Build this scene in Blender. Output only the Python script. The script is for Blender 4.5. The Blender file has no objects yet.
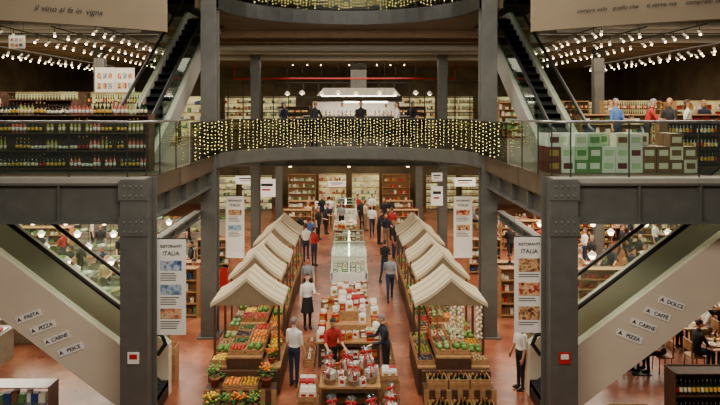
import bpy, math, random
import numpy as np
from mathutils import Vector, Matrix
random.seed(7)
SC=bpy.context.scene
C=SC.collection
R=random.uniform
pi=math.pi
# ------------------------------------------------------------------ materials
def lin(c):
    c=c/255.0
    return c/12.92 if c<=.04045 else ((c+.055)/1.055)**2.4
_M={}
def mat(name,col=(128,128,128),rough=.6,metal=0.0,em=0.0,var=.12,scale=5.0,bump=0.0):
    if name in _M: return _M[name]
    m=bpy.data.materials.new(name); m.use_nodes=True
    nt=m.node_tree; b=nt.nodes['Principled BSDF']
    c=[lin(x) for x in col]
    b.inputs['Roughness'].default_value=rough; b.inputs['Metallic'].default_value=metal
    tc=nt.nodes.new('ShaderNodeTexCoord'); nz=nt.nodes.new('ShaderNodeTexNoise'); rp=nt.nodes.new('ShaderNodeValToRGB')
    nz.inputs['Scale'].default_value=scale; nz.inputs['Detail'].default_value=3
    rp.color_ramp.elements[0].position=.3; rp.color_ramp.elements[1].position=.7
    rp.color_ramp.elements[0].color=(*[x*(1-var) for x in c],1); rp.color_ramp.elements[1].color=(*[min(1,x*(1+var)) for x in c],1)
    nt.links.new(tc.outputs['Object'],nz.inputs['Vector']); nt.links.new(nz.outputs['Fac'],rp.inputs['Fac'])
    nt.links.new(rp.outputs['Color'],b.inputs['Base Color'])
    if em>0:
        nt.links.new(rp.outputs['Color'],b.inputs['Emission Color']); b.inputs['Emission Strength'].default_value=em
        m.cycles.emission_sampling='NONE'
    _M[name]=m; return m
def glassmat(name,tint,gloss=.1,rough=.05):
    m=bpy.data.materials.new(name); m.use_nodes=True; nt=m.node_tree
    for n in list(nt.nodes):
        if n.type!='OUTPUT_MATERIAL': nt.nodes.remove(n)
    out=[n for n in nt.nodes if n.type=='OUTPUT_MATERIAL'][0]
    t=nt.nodes.new('ShaderNodeBsdfTransparent'); g=nt.nodes.new('ShaderNodeBsdfGlossy'); mx=nt.nodes.new('ShaderNodeMixShader')
    t.inputs['Color'].default_value=(*tint,1); g.inputs['Roughness'].default_value=rough; g.inputs['Color'].default_value=(.8,.9,.85,1)
    mx.inputs[0].default_value=gloss
    nt.links.new(t.outputs[0],mx.inputs[1]); nt.links.new(g.outputs[0],mx.inputs[2]); nt.links.new(mx.outputs[0],out.inputs['Surface'])
    _M[name]=m; return m
def stripemat(name,c1,c2,axis,freq,duty=.5):
    m=bpy.data.materials.new(name); m.use_nodes=True; nt=m.node_tree; b=nt.nodes['Principled BSDF']
    b.inputs['Roughness'].default_value=.85
    tc=nt.nodes.new('ShaderNodeTexCoord'); sp=nt.nodes.new('ShaderNodeSeparateXYZ'); nt.links.new(tc.outputs['Object'],sp.inputs[0])
    mu=nt.nodes.new('ShaderNodeMath'); mu.operation='MULTIPLY'; mu.inputs[1].default_value=freq; nt.links.new(sp.outputs[axis],mu.inputs[0])
    fr=nt.nodes.new('ShaderNodeMath'); fr.operation='FRACT'; nt.links.new(mu.outputs[0],fr.inputs[0])
    rp=nt.nodes.new('ShaderNodeValToRGB'); rp.color_ramp.interpolation='CONSTANT'
    rp.color_ramp.elements[0].color=(*[lin(x) for x in c1],1); rp.color_ramp.elements[1].color=(*[lin(x) for x in c2],1); rp.color_ramp.elements[1].position=duty
    nt.links.new(fr.outputs[0],rp.inputs['Fac']); nt.links.new(rp.outputs['Color'],b.inputs['Base Color'])
    _M[name]=m; return m
def photomat(name,cols,scale=9,seed=0):
    m=bpy.data.materials.new(name); m.use_nodes=True; nt=m.node_tree; b=nt.nodes['Principled BSDF']; b.inputs['Roughness'].default_value=.6
    tc=nt.nodes.new('ShaderNodeTexCoord'); mp=nt.nodes.new('ShaderNodeMapping'); mp.inputs['Location'].default_value=(seed,seed*2,seed*3)
    nz=nt.nodes.new('ShaderNodeTexNoise'); nz.inputs['Scale'].default_value=scale; nz.inputs['Detail'].default_value=4
    rp=nt.nodes.new('ShaderNodeValToRGB'); e=rp.color_ramp.elements; k=len(cols)
    while len(e)<k: e.new(.5)
    for i,c in enumerate(cols): e[i].position=.32+.36*i/(k-1); e[i].color=(*[lin(x) for x in c],1)
    nt.links.new(tc.outputs['Object'],mp.inputs[0]); nt.links.new(mp.outputs[0],nz.inputs['Vector']); nt.links.new(nz.outputs['Fac'],rp.inputs['Fac']); nt.links.new(rp.outputs['Color'],b.inputs['Base Color'])
    return m
steel=mat('painted_steel',(92,92,87),.4,.15,var=.12,scale=3)
steel_d=mat('dark_steel',(44,44,42),.5,.3)
chrome=mat('brushed_metal',(170,170,170),.3,.9)
black=mat('black_rubber',(14,14,15),.45)
white=mat('white_paint',(232,229,220),.6,var=.04)
plq=mat('plaque_white',(250,248,242),.5,var=.01)
beige=mat('beige_cladding',(222,210,187),.45,var=.05,scale=1.2)
lgray=mat('light_gray_cladding',(150,146,136),.5,var=.05)
wood=mat('light_wood',(166,124,80),.6,var=.2,scale=9)
wood_d=mat('dark_wood',(80,52,34),.6,var=.25,scale=9)
cream=mat('cream_paper',(232,222,198),.8,var=.05)
red=mat('red_card',(172,24,24),.5)
green=mat('green_card',(92,140,78),.5)
paleg=mat('pale_green_card',(184,206,168),.5)
gold=mat('gold_card',(190,146,66),.4,.3)
blue=mat('blue_card',(40,66,120),.5)
brown=mat('brown_card',(124,84,54),.7)
ink=mat('ink',(24,21,19),.7,var=0)
glass=glassmat('clear_glass',(.85,.93,.88),.11)
cello=glassmat('cellophane',(.97,.97,.97),.16,.15)
cello2=glassmat('frosted_cellophane',(.95,.95,.95),.24,.3)
lampw=mat('warm_lamp',(255,226,176),em=14,var=0)
lampc=mat('white_lamp',(255,244,224),em=9,var=0)
fairy=mat('fairy_bulb',(252,222,120),em=9,var=0)
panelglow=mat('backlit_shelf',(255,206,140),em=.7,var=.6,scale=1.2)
bglass=mat('bottle_glass_green',(22,36,20),.12)
bglass2=mat('bottle_glass_brown',(46,24,12),.12)
bglass3=mat('bottle_glass_pale',(150,150,80),.15)
lab1=mat('bottle_label_cream',(226,214,176),.6)
lab2=mat('bottle_label_yellow',(214,174,70),.6)
foil=mat('bottle_foil',(120,24,28),.4)
leaf=mat('leaf_green',(58,110,42),.7,var=.35,scale=12)
# ------------------------------------------------------------------ geometry
class G:
    def __init__(s): s.v=[];s.f=[];s.m=[];s.sm=[]
    def add(s,vs,fs,mi=0,M=None,smooth=False):
        o=len(s.v)
        if M is not None: vs=[M@Vector(p) for p in vs]
        s.v+=[tuple(p) for p in vs]; s.f+=[tuple(i+o for i in f) for f in fs]
        s.m+=[mi]*len(fs); s.sm+=[smooth]*len(fs); return s
    def box(s,x0,x1,y0,y1,z0,z1,mi=0,M=None):
        return s.add([(x0,y0,z0),(x1,y0,z0),(x1,y1,z0),(x0,y1,z0),(x0,y0,z1),(x1,y0,z1),(x1,y1,z1),(x0,y1,z1)],
          [(0,3,2,1),(4,5,6,7),(0,1,5,4),(1,2,6,5),(2,3,7,6),(3,0,4,7)],mi,M)
    def cb(s,c,z,mi=0,M=None):
        return s.box(c[0]-z[0]/2,c[0]+z[0]/2,c[1]-z[1]/2,c[1]+z[1]/2,c[2]-z[2]/2,c[2]+z[2]/2,mi,M)
    def cyl(s,p0,p1,r0,r1=None,n=10,mi=0,caps=True,smooth=True):
        r1=r0 if r1 is None else r1
        p0=Vector(p0);p1=Vector(p1);d=(p1-p0)
        if d.length<1e-6: return s
        d.normalize(); a=d.orthogonal().normalized(); b=d.cross(a)
        vs=[];fs=[]
        for p,r in((p0,r0),(p1,r1)):
            for i in range(n):
                t=2*pi*i/n; vs.append(p+a*(r*math.cos(t))+b*(r*math.sin(t)))
        for i in range(n): j=(i+1)%n; fs.append((i,j,n+j,n+i))
        k=len(s.v); s.add(vs,fs,mi,None,smooth)
        if caps:
            s.f+=[tuple(range(k+n-1,k-1,-1)),tuple(range(k+n,k+2*n))]; s.m+=[mi]*2; s.sm+=[False]*2
        return s
    def ccone(s,p0,p1,r0,r1,n=10):
        return s.cyl(p0,p1,r0,r1,n)
    def sph(s,c,r,nu=10,nv=7,mi=0,M=None,mod=None):
        if not hasattr(r,'__len__'): r=(r,r,r)
        vs=[(c[0],c[1],c[2]-r[2])];fs=[]
        for j in range(1,nv):
            ph=-pi/2+pi*j/nv
            for i in range(nu):
                t=2*pi*i/nu; k=1 if mod is None else mod(t,ph)
                vs.append((c[0]+r[0]*k*math.cos(ph)*math.cos(t),c[1]+r[1]*k*math.cos(ph)*math.sin(t),c[2]+r[2]*math.sin(ph)))
        vs.append((c[0],c[1],c[2]+r[2])); top=len(vs)-1
        for i in range(nu):
            j=(i+1)%nu; fs.append((0,1+j,1+i)); fs.append((top,1+(nv-2)*nu+i,1+(nv-2)*nu+j))
            for k in range(nv-2): a=1+k*nu; fs.append((a+i,a+j,a+nu+j,a+nu+i))
        return s.add(vs,fs,mi,M,True)
    def lathe(s,prof,n=10,c=(0,0,0),mis=None,smooth=True):
        o=len(s.v)
        for r,z in prof:
            s.v+=[(c[0]+r*math.cos(2*pi*i/n),c[1]+r*math.sin(2*pi*i/n),c[2]+z) for i in range(n)]
        for k in range(len(prof)-1):
            a=o+k*n; s.f+=[(a+i,a+(i+1)%n,a+n+(i+1)%n,a+n+i) for i in range(n)]; s.m+=[mis[k] if mis else 0]*n; s.sm+=[smooth]*n
        return s
    def tube(s,pts,r,n=6,mi=0):
        pts=[Vector(p) for p in pts]; o=len(s.v); N=len(pts); up=None
        for i,p in enumerate(pts):
            d=(pts[min(i+1,N-1)]-pts[max(i-1,0)]).normalized()
            if up is None: up=d.orthogonal().normalized()
            a=(up-d*up.dot(d)).normalized(); b=d.cross(a); up=a
            s.v+=[tuple(p+a*(r*math.cos(2*pi*k/n))+b*(r*math.sin(2*pi*k/n))) for k in range(n)]
        for i in range(N-1):
            q=o+i*n; s.f+=[(q+k,q+(k+1)%n,q+n+(k+1)%n,q+n+k) for k in range(n)]; s.m+=[mi]*n; s.sm+=[True]*n
        s.f+=[tuple(range(o+n-1,o-1,-1)),tuple(range(o+(N-1)*n,o+N*n))]; s.m+=[mi]*2; s.sm+=[False]*2
        return s
    def prismX(s,poly,x0,x1,mi=0,M=None):
        n=len(poly); vs=[(x0,p[0],p[1]) for p in poly]+[(x1,p[0],p[1]) for p in poly]
        fs=[tuple(range(n))[::-1],tuple(range(n,2*n))]+[(i,(i+1)%n,n+(i+1)%n,n+i) for i in range(n)]
        return s.add(vs,fs,mi,M)
    def prismZ(s,poly,z0,z1,mi=0):
        n=len(poly); vs=[(p[0],p[1],z0) for p in poly]+[(p[0],p[1],z1) for p in poly]
        fs=[tuple(range(n))[::-1],tuple(range(n,2*n))]+[(i,(i+1)%n,n+(i+1)%n,n+i) for i in range(n)]
        return s.add(vs,fs,mi)
    def merge(s,g,M=None):
        o=len(s.v); s.v+=[tuple(M@Vector(p)) if M is not None else p for p in g.v]
        s.f+=[tuple(i+o for i in f) for f in g.f]; s.m+=g.m; s.sm+=g.sm; return s
    def mesh(s,name,*mats):
        me=bpy.data.meshes.new(name); me.from_pydata(s.v,[],s.f)
        for m in mats: me.materials.append(m)
        me.polygons.foreach_set('material_index',s.m); me.polygons.foreach_set('use_smooth',s.sm)
        me.update(); return me
def put(name,me,loc=(0,0,0),rz=0,s=1,parent=None,label=None,category=None,group=None,kind=None,rot=None):
    o=bpy.data.objects.new(name,me); C.objects.link(o); o.location=loc
    o.rotation_euler=rot if rot else (0,0,rz)
    o.scale=s if hasattr(s,'__len__') else (s,s,s)
    if parent: o.parent=parent
    if label:o['label']=label
    if category:o['category']=category
    if group:o['group']=group
    if kind:o['kind']=kind
    return o
class Proto:
    def __init__(s,name,label,cat,parts): s.name=name;s.label=label;s.cat=cat;s.parts=parts
def place(p,loc,rz=0,s=1,label=None,group=None,rot=None):
    label=label or p.label
    if len(p.parts)==1 and p.parts[0][0]==p.name:
        return put(p.name,p.parts[0][1],loc,rz,s,None,label,p.cat,group,None,rot)
    root=put(p.name,None,loc,rz,s,None,label,p.cat,group,None,rot); root.empty_display_size=.2
    for prt in p.parts: put(prt[0],prt[1],parent=root)
    return root
def single(name,label,cat,me): return Proto(name,label,cat,[(name,me)])
def struct(name,me,label=None):
    return put(name,me,kind='structure',label=label or name.replace('_',' '))
def text_mesh(body,size,m,shear=0,off=0):
    cu=bpy.data.curves.new('t','FONT'); cu.body=body; cu.size=size; cu.align_x='CENTER'; cu.align_y='CENTER'; cu.extrude=.004; cu.shear=shear; cu.offset=off
    o=bpy.data.objects.new('t',cu); C.objects.link(o); dg=bpy.context.evaluated_depsgraph_get()
    me=bpy.data.meshes.new_from_object(o.evaluated_get(dg)); bpy.data.objects.remove(o); bpy.data.curves.remove(cu)
    me.transform(Matrix.Rotation(pi/2,4,'X')); me.materials.clear(); me.materials.append(m); return me
# ------------------------------------------------------------------ people
skins=[mat('skin_light',(214,164,134),.6,var=.05),mat('skin_tan',(178,124,92),.6,var=.05),mat('skin_olive',(196,146,112),.6,var=.05)]
hairs=[mat('hair_dark',(28,20,16),.6),mat('hair_brown',(66,42,26),.6),mat('hair_gray',(120,116,110),.6),mat('hair_blond',(150,112,66),.6)]
tops={'white':mat('shirt_white',(226,224,218),.8,var=.05),'red':mat('shirt_red',(160,30,28),.8),'navy':mat('shirt_navy',(26,32,54),.8),'black':mat('shirt_black',(22,22,24),.8),
 'gray':mat('shirt_gray',(130,132,136),.8),'blue':mat('shirt_blue',(70,104,160),.8),'beige':mat('shirt_beige',(190,170,136),.8),'green':mat('shirt_green',(60,96,62),.8)}
bots={'jeans':mat('trousers_jeans',(34,42,66),.8),'black':mat('trousers_black',(18,18,20),.8),'khaki':mat('trousers_khaki',(126,110,84),.8)}
shoe=mat('shoe',(30,24,22),.5); eyem=mat('eye',(24,18,16),.3,var=0); lipm=mat('lip',(150,74,66),.5,var=0)
def person_mesh(lean=0,legs=((0,0),(0,0)),arms=((5,8,15),(5,8,15)),voxel=.009,yaw=0,nod=0,skirt=False):
    r=math.radians; X=Vector((1,0,0))
    leg=[]; 
    for (a,k) in legs:
        a=r(a);k=r(k); th=Vector((0,-math.sin(a),-math.cos(a)))*.43; sh=Vector((0,-math.sin(a-k),-math.cos(a-k)))*.42
        leg.append((th,sh))
    hz=.08+.02+max(-(t+s_).z for t,s_ in leg)
    P=Vector((0,0,hz)); le=r(lean); S=Vector((0,-math.sin(le),math.cos(le))); F=Vector((0,-math.cos(le),-math.sin(le)))
    g=G(); seg=[]
    rings=[(-.09,.12,.09),(-.02,.165,.115),(.06,.165,.115),(.17,.142,.1),(.31,.165,.115),(.42,.185,.11),(.49,.16,.085),(.545,.07,.06)]
    n=16; vs=[]
    for h,rx,ry in rings:
        c=P+S*h
        for i in range(n):
            t=2*pi*i/n; vs.append(c+X*(rx*math.cos(t))+F*(-ry*math.sin(t)))
    fs=[(k*n+i,k*n+(i+1)%n,(k+1)*n+(i+1)%n,(k+1)*n+i) for k in range(len(rings)-1) for i in range(n)]
    fs+=[tuple(range(n))[::-1],tuple(range((len(rings)-1)*n,len(rings)*n))]; g.add(vs,fs)
    seg.append((P-S*.05,P+S*.03,.15,.15,2)); seg.append((P+S*.13,P+S*.46,.14,.15,1))
    def cap(p0,p1,r0,r1,reg):
        g.sph(p0,r0*1.0,10,7); g.sph(p1,r1,10,7); g.ccone(p0,p1,r0,r1,10); seg.append((Vector(p0),Vector(p1),r0,r1,reg))
    cap(P+S*.5,P+S*.63,.052,.05,0)
    hl=le*.4+r(nod); HS=Vector((0,-math.sin(hl),math.cos(hl))); hc=P+S*.6+HS*.125
    HM=Matrix.Translation(hc)@Matrix.Rotation(hl,4,'X')@Matrix.Rotation(r(yaw),4,'Z')
    for c,rr in (((0,.005,.015),(.074,.092,.1)),((0,-.018,-.045),(.056,.068,.068)),((0,-.093,-.012),(.012,.02,.024)),((.075,.01,-.005),(.013,.02,.03)),((-.075,.01,-.005),(.013,.02,.03)),((0,-.08,-.057),(.026,.012,.012)),((0,-.083,.022),(.045,.012,.01))):
        g.sph(c,rr,12,8,0,HM)
    seg.append((hc-HS*.04,hc+HS*.04,.085,.085,0))
    for sx,(th,sh) in zip((-1,1),leg):
        h=P-S*.01+X*(.088*sx); k=h+th; a=k+sh
        cap(h,k,.088,.058,2); cap(k,a,.058,.042,2)
        g.sph(a+Vector((0,-.06,-.045)),(.047,.135,.047),10,7); seg.append((a+Vector((0,.03,-.05)),a+Vector((0,-.15,-.055)),.045,.045,3))
    if skirt:
        vs=[];rg=[(.1,.145,.105),(-.05,.175,.125),(-.4,.22,.19),(-.42,.2,.17)]
        for h,rx,ry in rg:
            for i in range(n):
                t=2*pi*i/n; vs.append(P+Vector((rx*math.cos(t),ry*math.sin(t),h)))
        fs=[(k*n+i,k*n+(i+1)%n,(k+1)*n+(i+1)%n,(k+1)*n+i) for k in range(3) for i in range(n)]
        fs+=[tuple(range(n)),tuple(range(3*n,4*n))[::-1]]; fs=[f[::-1] for f in fs]; g.add(vs,fs)
    for sx,(p,o,e) in zip((-1,1),arms):
        s0=P+S*.455+X*(.178*sx); p_=r(p);o_=r(o);e_=r(e)
        d=Vector((sx*math.sin(o_),-math.sin(p_)*math.cos(o_),-math.cos(p_)*math.cos(o_)))
        d2=Vector((sx*math.sin(o_)*(.3 if e>30 else .8),-math.sin(p_+e_)*math.cos(o_),-math.cos(p_+e_)*math.cos(o_))).normalized()
        el=s0+d*.29; w=el+d2*.25
        cap(s0,el,.058,.043,1); cap(el,w,.042,.028,4)
        wd=Vector((0,-1,0)); wd=wd-d2*wd.dot(d2)
        if wd.length<.5: wd=X*(-sx)-d2*((X*(-sx)).dot(d2))
        wd.normalize(); nn=d2.cross(wd); 
        if nn.dot(X)*sx>0: nn=-nn
        MM=Matrix((( wd.x,d2.x,nn.x,0),(wd.y,d2.y,nn.y,0),(wd.z,d2.z,nn.z,0),(0,0,0,1))); MM=Matrix.Translation(w+d2*.05)@MM
        g.sph((0,0,0),(.041,.055,.019),10,7,0,MM); seg.append((w+d2*.02,w+d2*.16,.03,.03,0))
        for off,L in ((-.03,.058),(-.011,.072),(.009,.078),(.029,.07)):
            b=w+d2*.085+wd*off; m1=b+(d2+nn*.15).normalized()*L*.55; m2=m1+(d2+nn*.8).normalized()*L*.5
            for u,v in((b,m1),(m1,m2)):
                g.sph(u,.0095,6,5); g.sph(v,.009,6,5); g.ccone(u,v,.0095,.009,6)
        b=w+d2*.03+wd*.03; m1=b+(d2*.7+wd*.6+nn*.3).normalized()*.04; m2=m1+(d2+nn*.3).normalized()*.03
        for u,v in((b,m1),(m1,m2)):
            g.sph(u,.0115,6,5); g.sph(v,.01,6,5); g.ccone(u,v,.0115,.01,6)
    me=g.mesh('pb'); o=bpy.data.objects.new('pb',me); C.objects.link(o)
    md=o.modifiers.new('r','REMESH'); md.mode='VOXEL'; md.voxel_size=voxel; md.use_smooth_shade=True
    ms=o.modifiers.new('s','SMOOTH'); ms.factor=.5; ms.iterations=1
    dg=bpy.context.evaluated_depsgraph_get(); out=bpy.data.meshes.new_from_object(o.evaluated_get(dg)); bpy.data.objects.remove(o)
    nf=len(out.polygons); cc=np.zeros(nf*3); out.polygons.foreach_get('center',cc); cc=cc.reshape(-1,3)
    best=np.full(nf,1e9); reg=np.zeros(nf,int)
    for a,b,r0,r1,rg in seg:
        a=np.array(a);b=np.array(b);ab=b-a; t=np.clip((cc-a)@ab/(ab@ab),0,1)
        dd=np.linalg.norm(cc-(a+t[:,None]*ab),axis=1)-(r0+(r1-r0)*t); k=dd<best; best[k]=dd[k]; reg[k]=rg
    if skirt:
        k=(cc[:,2]<hz+.1)&(cc[:,2]>hz-.43)&(np.abs(cc[:,0])<.24)&(reg!=4)&(reg!=0); reg[k]=2
    IM=np.array(HM.inverted()); lc=(np.c_[cc,np.ones(nf)])@IM.T
    for sx in(-1,1): reg[(np.hypot(lc[:,0]-.031*sx,(lc[:,2]-.004)*1.4)<.014)&(lc[:,1]<-.05)]=5
    reg[(np.abs(lc[:,0])<.024)&(np.abs(lc[:,2]+.057)<.008)&(lc[:,1]<-.05)]=6
    out.materials.clear()
    for m in (skins[0],tops['white'],bots['jeans'],shoe,skins[0],eyem,lipm): out.materials.append(m)
    out.polygons.foreach_set('material_index',reg.astype(np.int32)); out.polygons.foreach_set('use_smooth',[True]*nf); out.update()
    return out,HM
def hair_mesh(HM,long=False):
    g=G(); vs=[];fs=[];nu=16;nv=8
    def keep(t,ph):
        fr=-math.sin(t)
        return ph> (.45 if fr>.35 else (-.15 if fr>-.2 else (-.75 if not long else -1.2)))
    for j in range(nv+1):
        ph=-pi/2+pi*j/nv
        for i in range(nu):
            t=2*pi*i/nu; vs.append((.083*math.cos(ph)*math.cos(t),.012+.101*math.cos(ph)*math.sin(t),.022+.108*math.sin(ph)))
    for j in range(nv):
        ph=-pi/2+pi*(j+.5)/nv
        for i in range(nu):
            if keep(2*pi*(i+.5)/nu,ph): fs.append((j*nu+i,j*nu+(i+1)%nu,(j+1)*nu+(i+1)%nu,(j+1)*nu+i))
    g.add(vs,fs,0,HM,True)
    if long: g.sph((0,.065,-.09),(.075,.04,.13),10,7,0,HM)
    return g.mesh('hair',hairs[0])
POSES={}
def defpose(k,**kw):
    me,HM=person_mesh(**kw); POSES[k]=(me,hair_mesh(HM),hair_mesh(HM,True))
defpose('stand',voxel=.009)
defpose('walk',legs=((22,6),(-16,14)),arms=((-18,8,12),(22,8,20)),voxel=.009)
defpose('browse',lean=10,arms=((30,8,55),(22,8,60)),voxel=.009,nod=14)
defpose('woman',skirt=True,arms=((4,10,15),(25,8,80)),voxel=.012)
defpose('far_stand',voxel=.018,arms=((5,9,10),(20,9,70)))
defpose('far_walk',legs=((20,6),(-14,12)),arms=((-16,8,12),(20,8,20)),voxel=.018)
defpose('far_browse',lean=12,arms=((35,8,50),(30,8,50)),voxel=.018,nod=14)
defpose('sit',lean=8,legs=((84,84),(80,84)),arms=((30,8,55),(34,8,50)),voxel=.018,nod=8)
PLAB={'stand':'standing','walk':'walking','browse':'looking down','woman':'standing','far_stand':'standing','far_walk':'walking','far_browse':'bending','sit':'seated'}
occ={0:[],1:[]}
def occupy(x,y,z,w,d,rz=0):
    if abs(math.sin(rz))>.7: w,d=d,w
    occ[1 if z>3 else 0].append((x-w/2-.32,x+w/2+.32,y-d/2-.3,y+d/2+.3))
def free(x,y,z): return not any(a<x<b and c<y<d for a,b,c,d in occ[1 if z>3 else 0])
def person(x,y,z,pose,rz,top,bot,hair=0,skin=0,long=False,sleeve=False,where='on the shop floor'):
    if pose!='sit' and not free(x,y,z):
        done=False
        for rad in (.2,.4,.6,.8,1,1.3,1.6,2):
            for k in range(12):
                u=x+rad*math.cos(k*pi/6);v=y+rad*math.sin(k*pi/6)
                if free(u,v,z): x,y=u,v; done=True; break
            if done: break
        if not done: return
    if pose!='sit': occupy(x,y,z,.1,.1)
    me,h1,h2=POSES[pose]
    lb=f"person in {top} top and {bot} {'skirt' if pose=='woman' else 'trousers'}, {PLAB[pose]} {where}"
    root=put('person',None,(x,y,z),rz,1,None,lb,'person')
    b=put('body',me,parent=root)
    ms=[skins[skin],tops[top],bots[bot],shoe,tops[top] if sleeve else skins[skin]]
    for i,m in enumerate(ms): b.material_slots[i].link='OBJECT'; b.material_slots[i].material=m
    h=put('hair',h2 if long else h1,parent=root); h.material_slots[0].link='OBJECT'; h.material_slots[0].material=hairs[hair]
CAF='CAFF'+chr(200)
T={}
for k,(b,s,m,sh) in {'v1':('il vino',.19,ink,.35),'v2':('si fa in',.19,ink,.35),'v3':('vigna',.19,ink,.35),
  'c1':('compra solo',.135,ink,.35),'c2':('quello che',.135,ink,.35),'c3':('ti serve ma',.135,ink,.35),'c4':('compralo bene',.135,ink,.35),
  'PASTA':('PASTA',.14,ink,0),'PIZZA':('PIZZA',.14,ink,0),'CARNE':('CARNE',.14,ink,0),'DOLCE':('DOLCE',.14,ink,0),CAF:(CAF,.14,ink,0),'PESCE':('PESCE',.14,ink,0),
  'ITALIA':('ITALIA',.13,ink,0),'RIST':('RISTORANTI',.085,ink,0)}.items(): T[k]=text_mesh(b,s,m,sh,.0012 if sh else .001)
# ------------------------------------------------------------------ structure
ZF=5.7; Z3=10.38
def arc(a=4.15,b=3.3,y0=17.8,n=24):
    return [(-a*math.cos(pi*i/n),y0+b*math.sin(pi*i/n)) for i in range(n+1)]
m=bpy.data.materials.new('stained_terracotta_concrete'); m.use_nodes=True; nt=m.node_tree; b=nt.nodes['Principled BSDF']
tc=nt.nodes.new('ShaderNodeTexCoord'); n1=nt.nodes.new('ShaderNodeTexNoise'); n1.inputs['Scale'].default_value=.7; n1.inputs['Detail'].default_value=8; n1.inputs['Roughness'].default_value=.7
rp=nt.nodes.new('ShaderNodeValToRGB'); e=rp.color_ramp.elements
e[0].position=.33; e[0].color=(lin(98),lin(52),lin(36),1); e[1].position=.7; e[1].color=(lin(184),lin(122),lin(88),1)
x=e.new(.5); x.color=(lin(138),lin(78),lin(53),1)
n2=nt.nodes.new('ShaderNodeTexNoise'); n2.inputs['Scale'].default_value=2.5; rr=nt.nodes.new('ShaderNodeMapRange'); rr.inputs['To Min'].default_value=.2; rr.inputs['To Max'].default_value=.42
for n in(n1,n2): nt.links.new(tc.outputs['Object'],n.inputs['Vector'])
nt.links.new(n1.outputs['Fac'],rp.inputs['Fac']); nt.links.new(rp.outputs['Color'],b.inputs['Base Color']); nt.links.new(n2.outputs['Fac'],rr.inputs['Value']); nt.links.new(rr.outputs[0],b.inputs['Roughness'])
floorm=m
struct('floor',G().box(-20,20,2,42,-.3,0).mesh('floor',floorm),'polished terracotta-stained concrete floor')
fl2=mat('upper_floor_wood',(90,76,60),.5,var=.2,scale=2)
poly=[(-20,14.2),(-4.26,14.2),(-4.26,17.8)]+arc()[1:-1]+[(4.26,17.8),(4.26,14.2),(20,14.2),(20,42),(-20,42)]
g=G().prismZ(poly,5.25,ZF)
for sx in(-1,1):
    a,b_=sorted((sx*4.3,sx*7.9)); g.box(a,b_,12.45,14.2,5.25,ZF); a,b_=sorted((sx*4.6,sx*20)); g.box(a,b_,12.05,12.45,5.25,ZF)
    a,b_=sorted((sx*13,sx*20)); g.box(a,b_,12.45,14.2,5.25,ZF)
struct('floor_upper',g.mesh('floor2',fl2),'upper gallery floor slab with rounded opening')
ceilm=mat('ceiling_brown',(104,88,70),.8,var=.2,scale=1)
poly=[(-20,14.6),(-6.9,14.6),(-6.9,22.3),(-4.9,22.3),(-4.9,17.8),(-4.15,17.8)]+arc()[1:-1]+[(4.15,17.8),(4.9,17.8),(4.9,22.3),(6.9,22.3),(6.9,14.6),(20,14.6),(20,42),(-20,42)]
struct('ceiling',G().prismZ(poly,Z3,Z3+.45).mesh('c',ceilm),'dark ceiling slab with curved opening')
struct('ceiling_roof',G().box(-20,20,2,42,15,15.2).mesh('c',mat('roof_dark',(34,30,27),.8)),'dark roof over the atrium')
wallm=mat('warm_wall',(100,84,64),.8,var=.4,scale=.8)
struct('wall_back',G().box(-20,20,42,42.3,0,15).mesh('w',wallm))
struct('wall_left',G().box(-20.3,-20,2,42,0,15).mesh('w',wallm))
struct('wall_right',G().box(20,20.3,2,42,0,15).mesh('w',wallm))
def ring(z0,z1,th,m,name,label,a=4.15,b=3.3,y0=17.8):
    i=arc(a,b,y0); o=arc(a+th,b+th,y0)
    g=G().prismZ(i+o[::-1],z0,z1); return struct(name,g.mesh(name,m),label)
ring(Z3-.03,Z3+.47,.16,steel_d,'trim_1','dark curved edge beam of top gallery',4.1,3.22)
ring(5.3,5.74,.12,steel,'trim_2','gray curved edge beam of middle gallery',4.1,3.22)
fasm=mat('fascia_beige',(128,113,89),.7,var=.08,scale=.8)
def fpt(sx,t):
    x=10.5-5.7*t; y=11.9+2.7*t**1.5; return Vector((sx*x,y,0))
for sx,nm in((-1,'trim_3'),(1,'trim_4')):
    pts=[fpt(sx,i/12) for i in range(13)]
    poly=[(p.x,p.y) for p in pts]+[(p.x,p.y+.2) for p in pts[::-1]]
    struct(nm,G().prismZ(poly,9.2,11.6).mesh('f',fasm),'curved beige fascia panel with painted slogan')
    words=([('v1',.60),('v2',.68),('v3',.757)] if sx<0 else [('c1',.80),('c2',.69),('c3',.575),('c4',.435)])
    par=put('painted_slogan',None,(0,0,0),label='dark italic slogan painted on the curved beige fascia',category='lettering')
    for k,t in words:
        p=fpt(sx,t); q=fpt(sx,t+.02); d=(q-p)*(-sx); rz=math.atan2(d.y,d.x) 
        put('lettering',T[k],(p.x,p.y-.11,9.52 if sx<0 else 9.6),rz,parent=par)
for i in range(12):
    y=23+i*1.6
    struct(f'trim_{10+i}',G().box(-19.9,19.9,y-.1,y+.1,Z3-.3,Z3-.002).mesh('j',mat('joist',(124,100,74),.7)),'ceiling joist')
g=G()
for i in range(19): g.box(-9+i-.03,-9+i+.03,37,37.08,ZF,8.9)
for z in (ZF+.05,6.9,7.9,8.88): g.box(-9,9,37,37.08,z-.03,z+.03)
struct('window_1',g.mesh('w',steel_d),'dark steel framed glazed partition')
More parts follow.
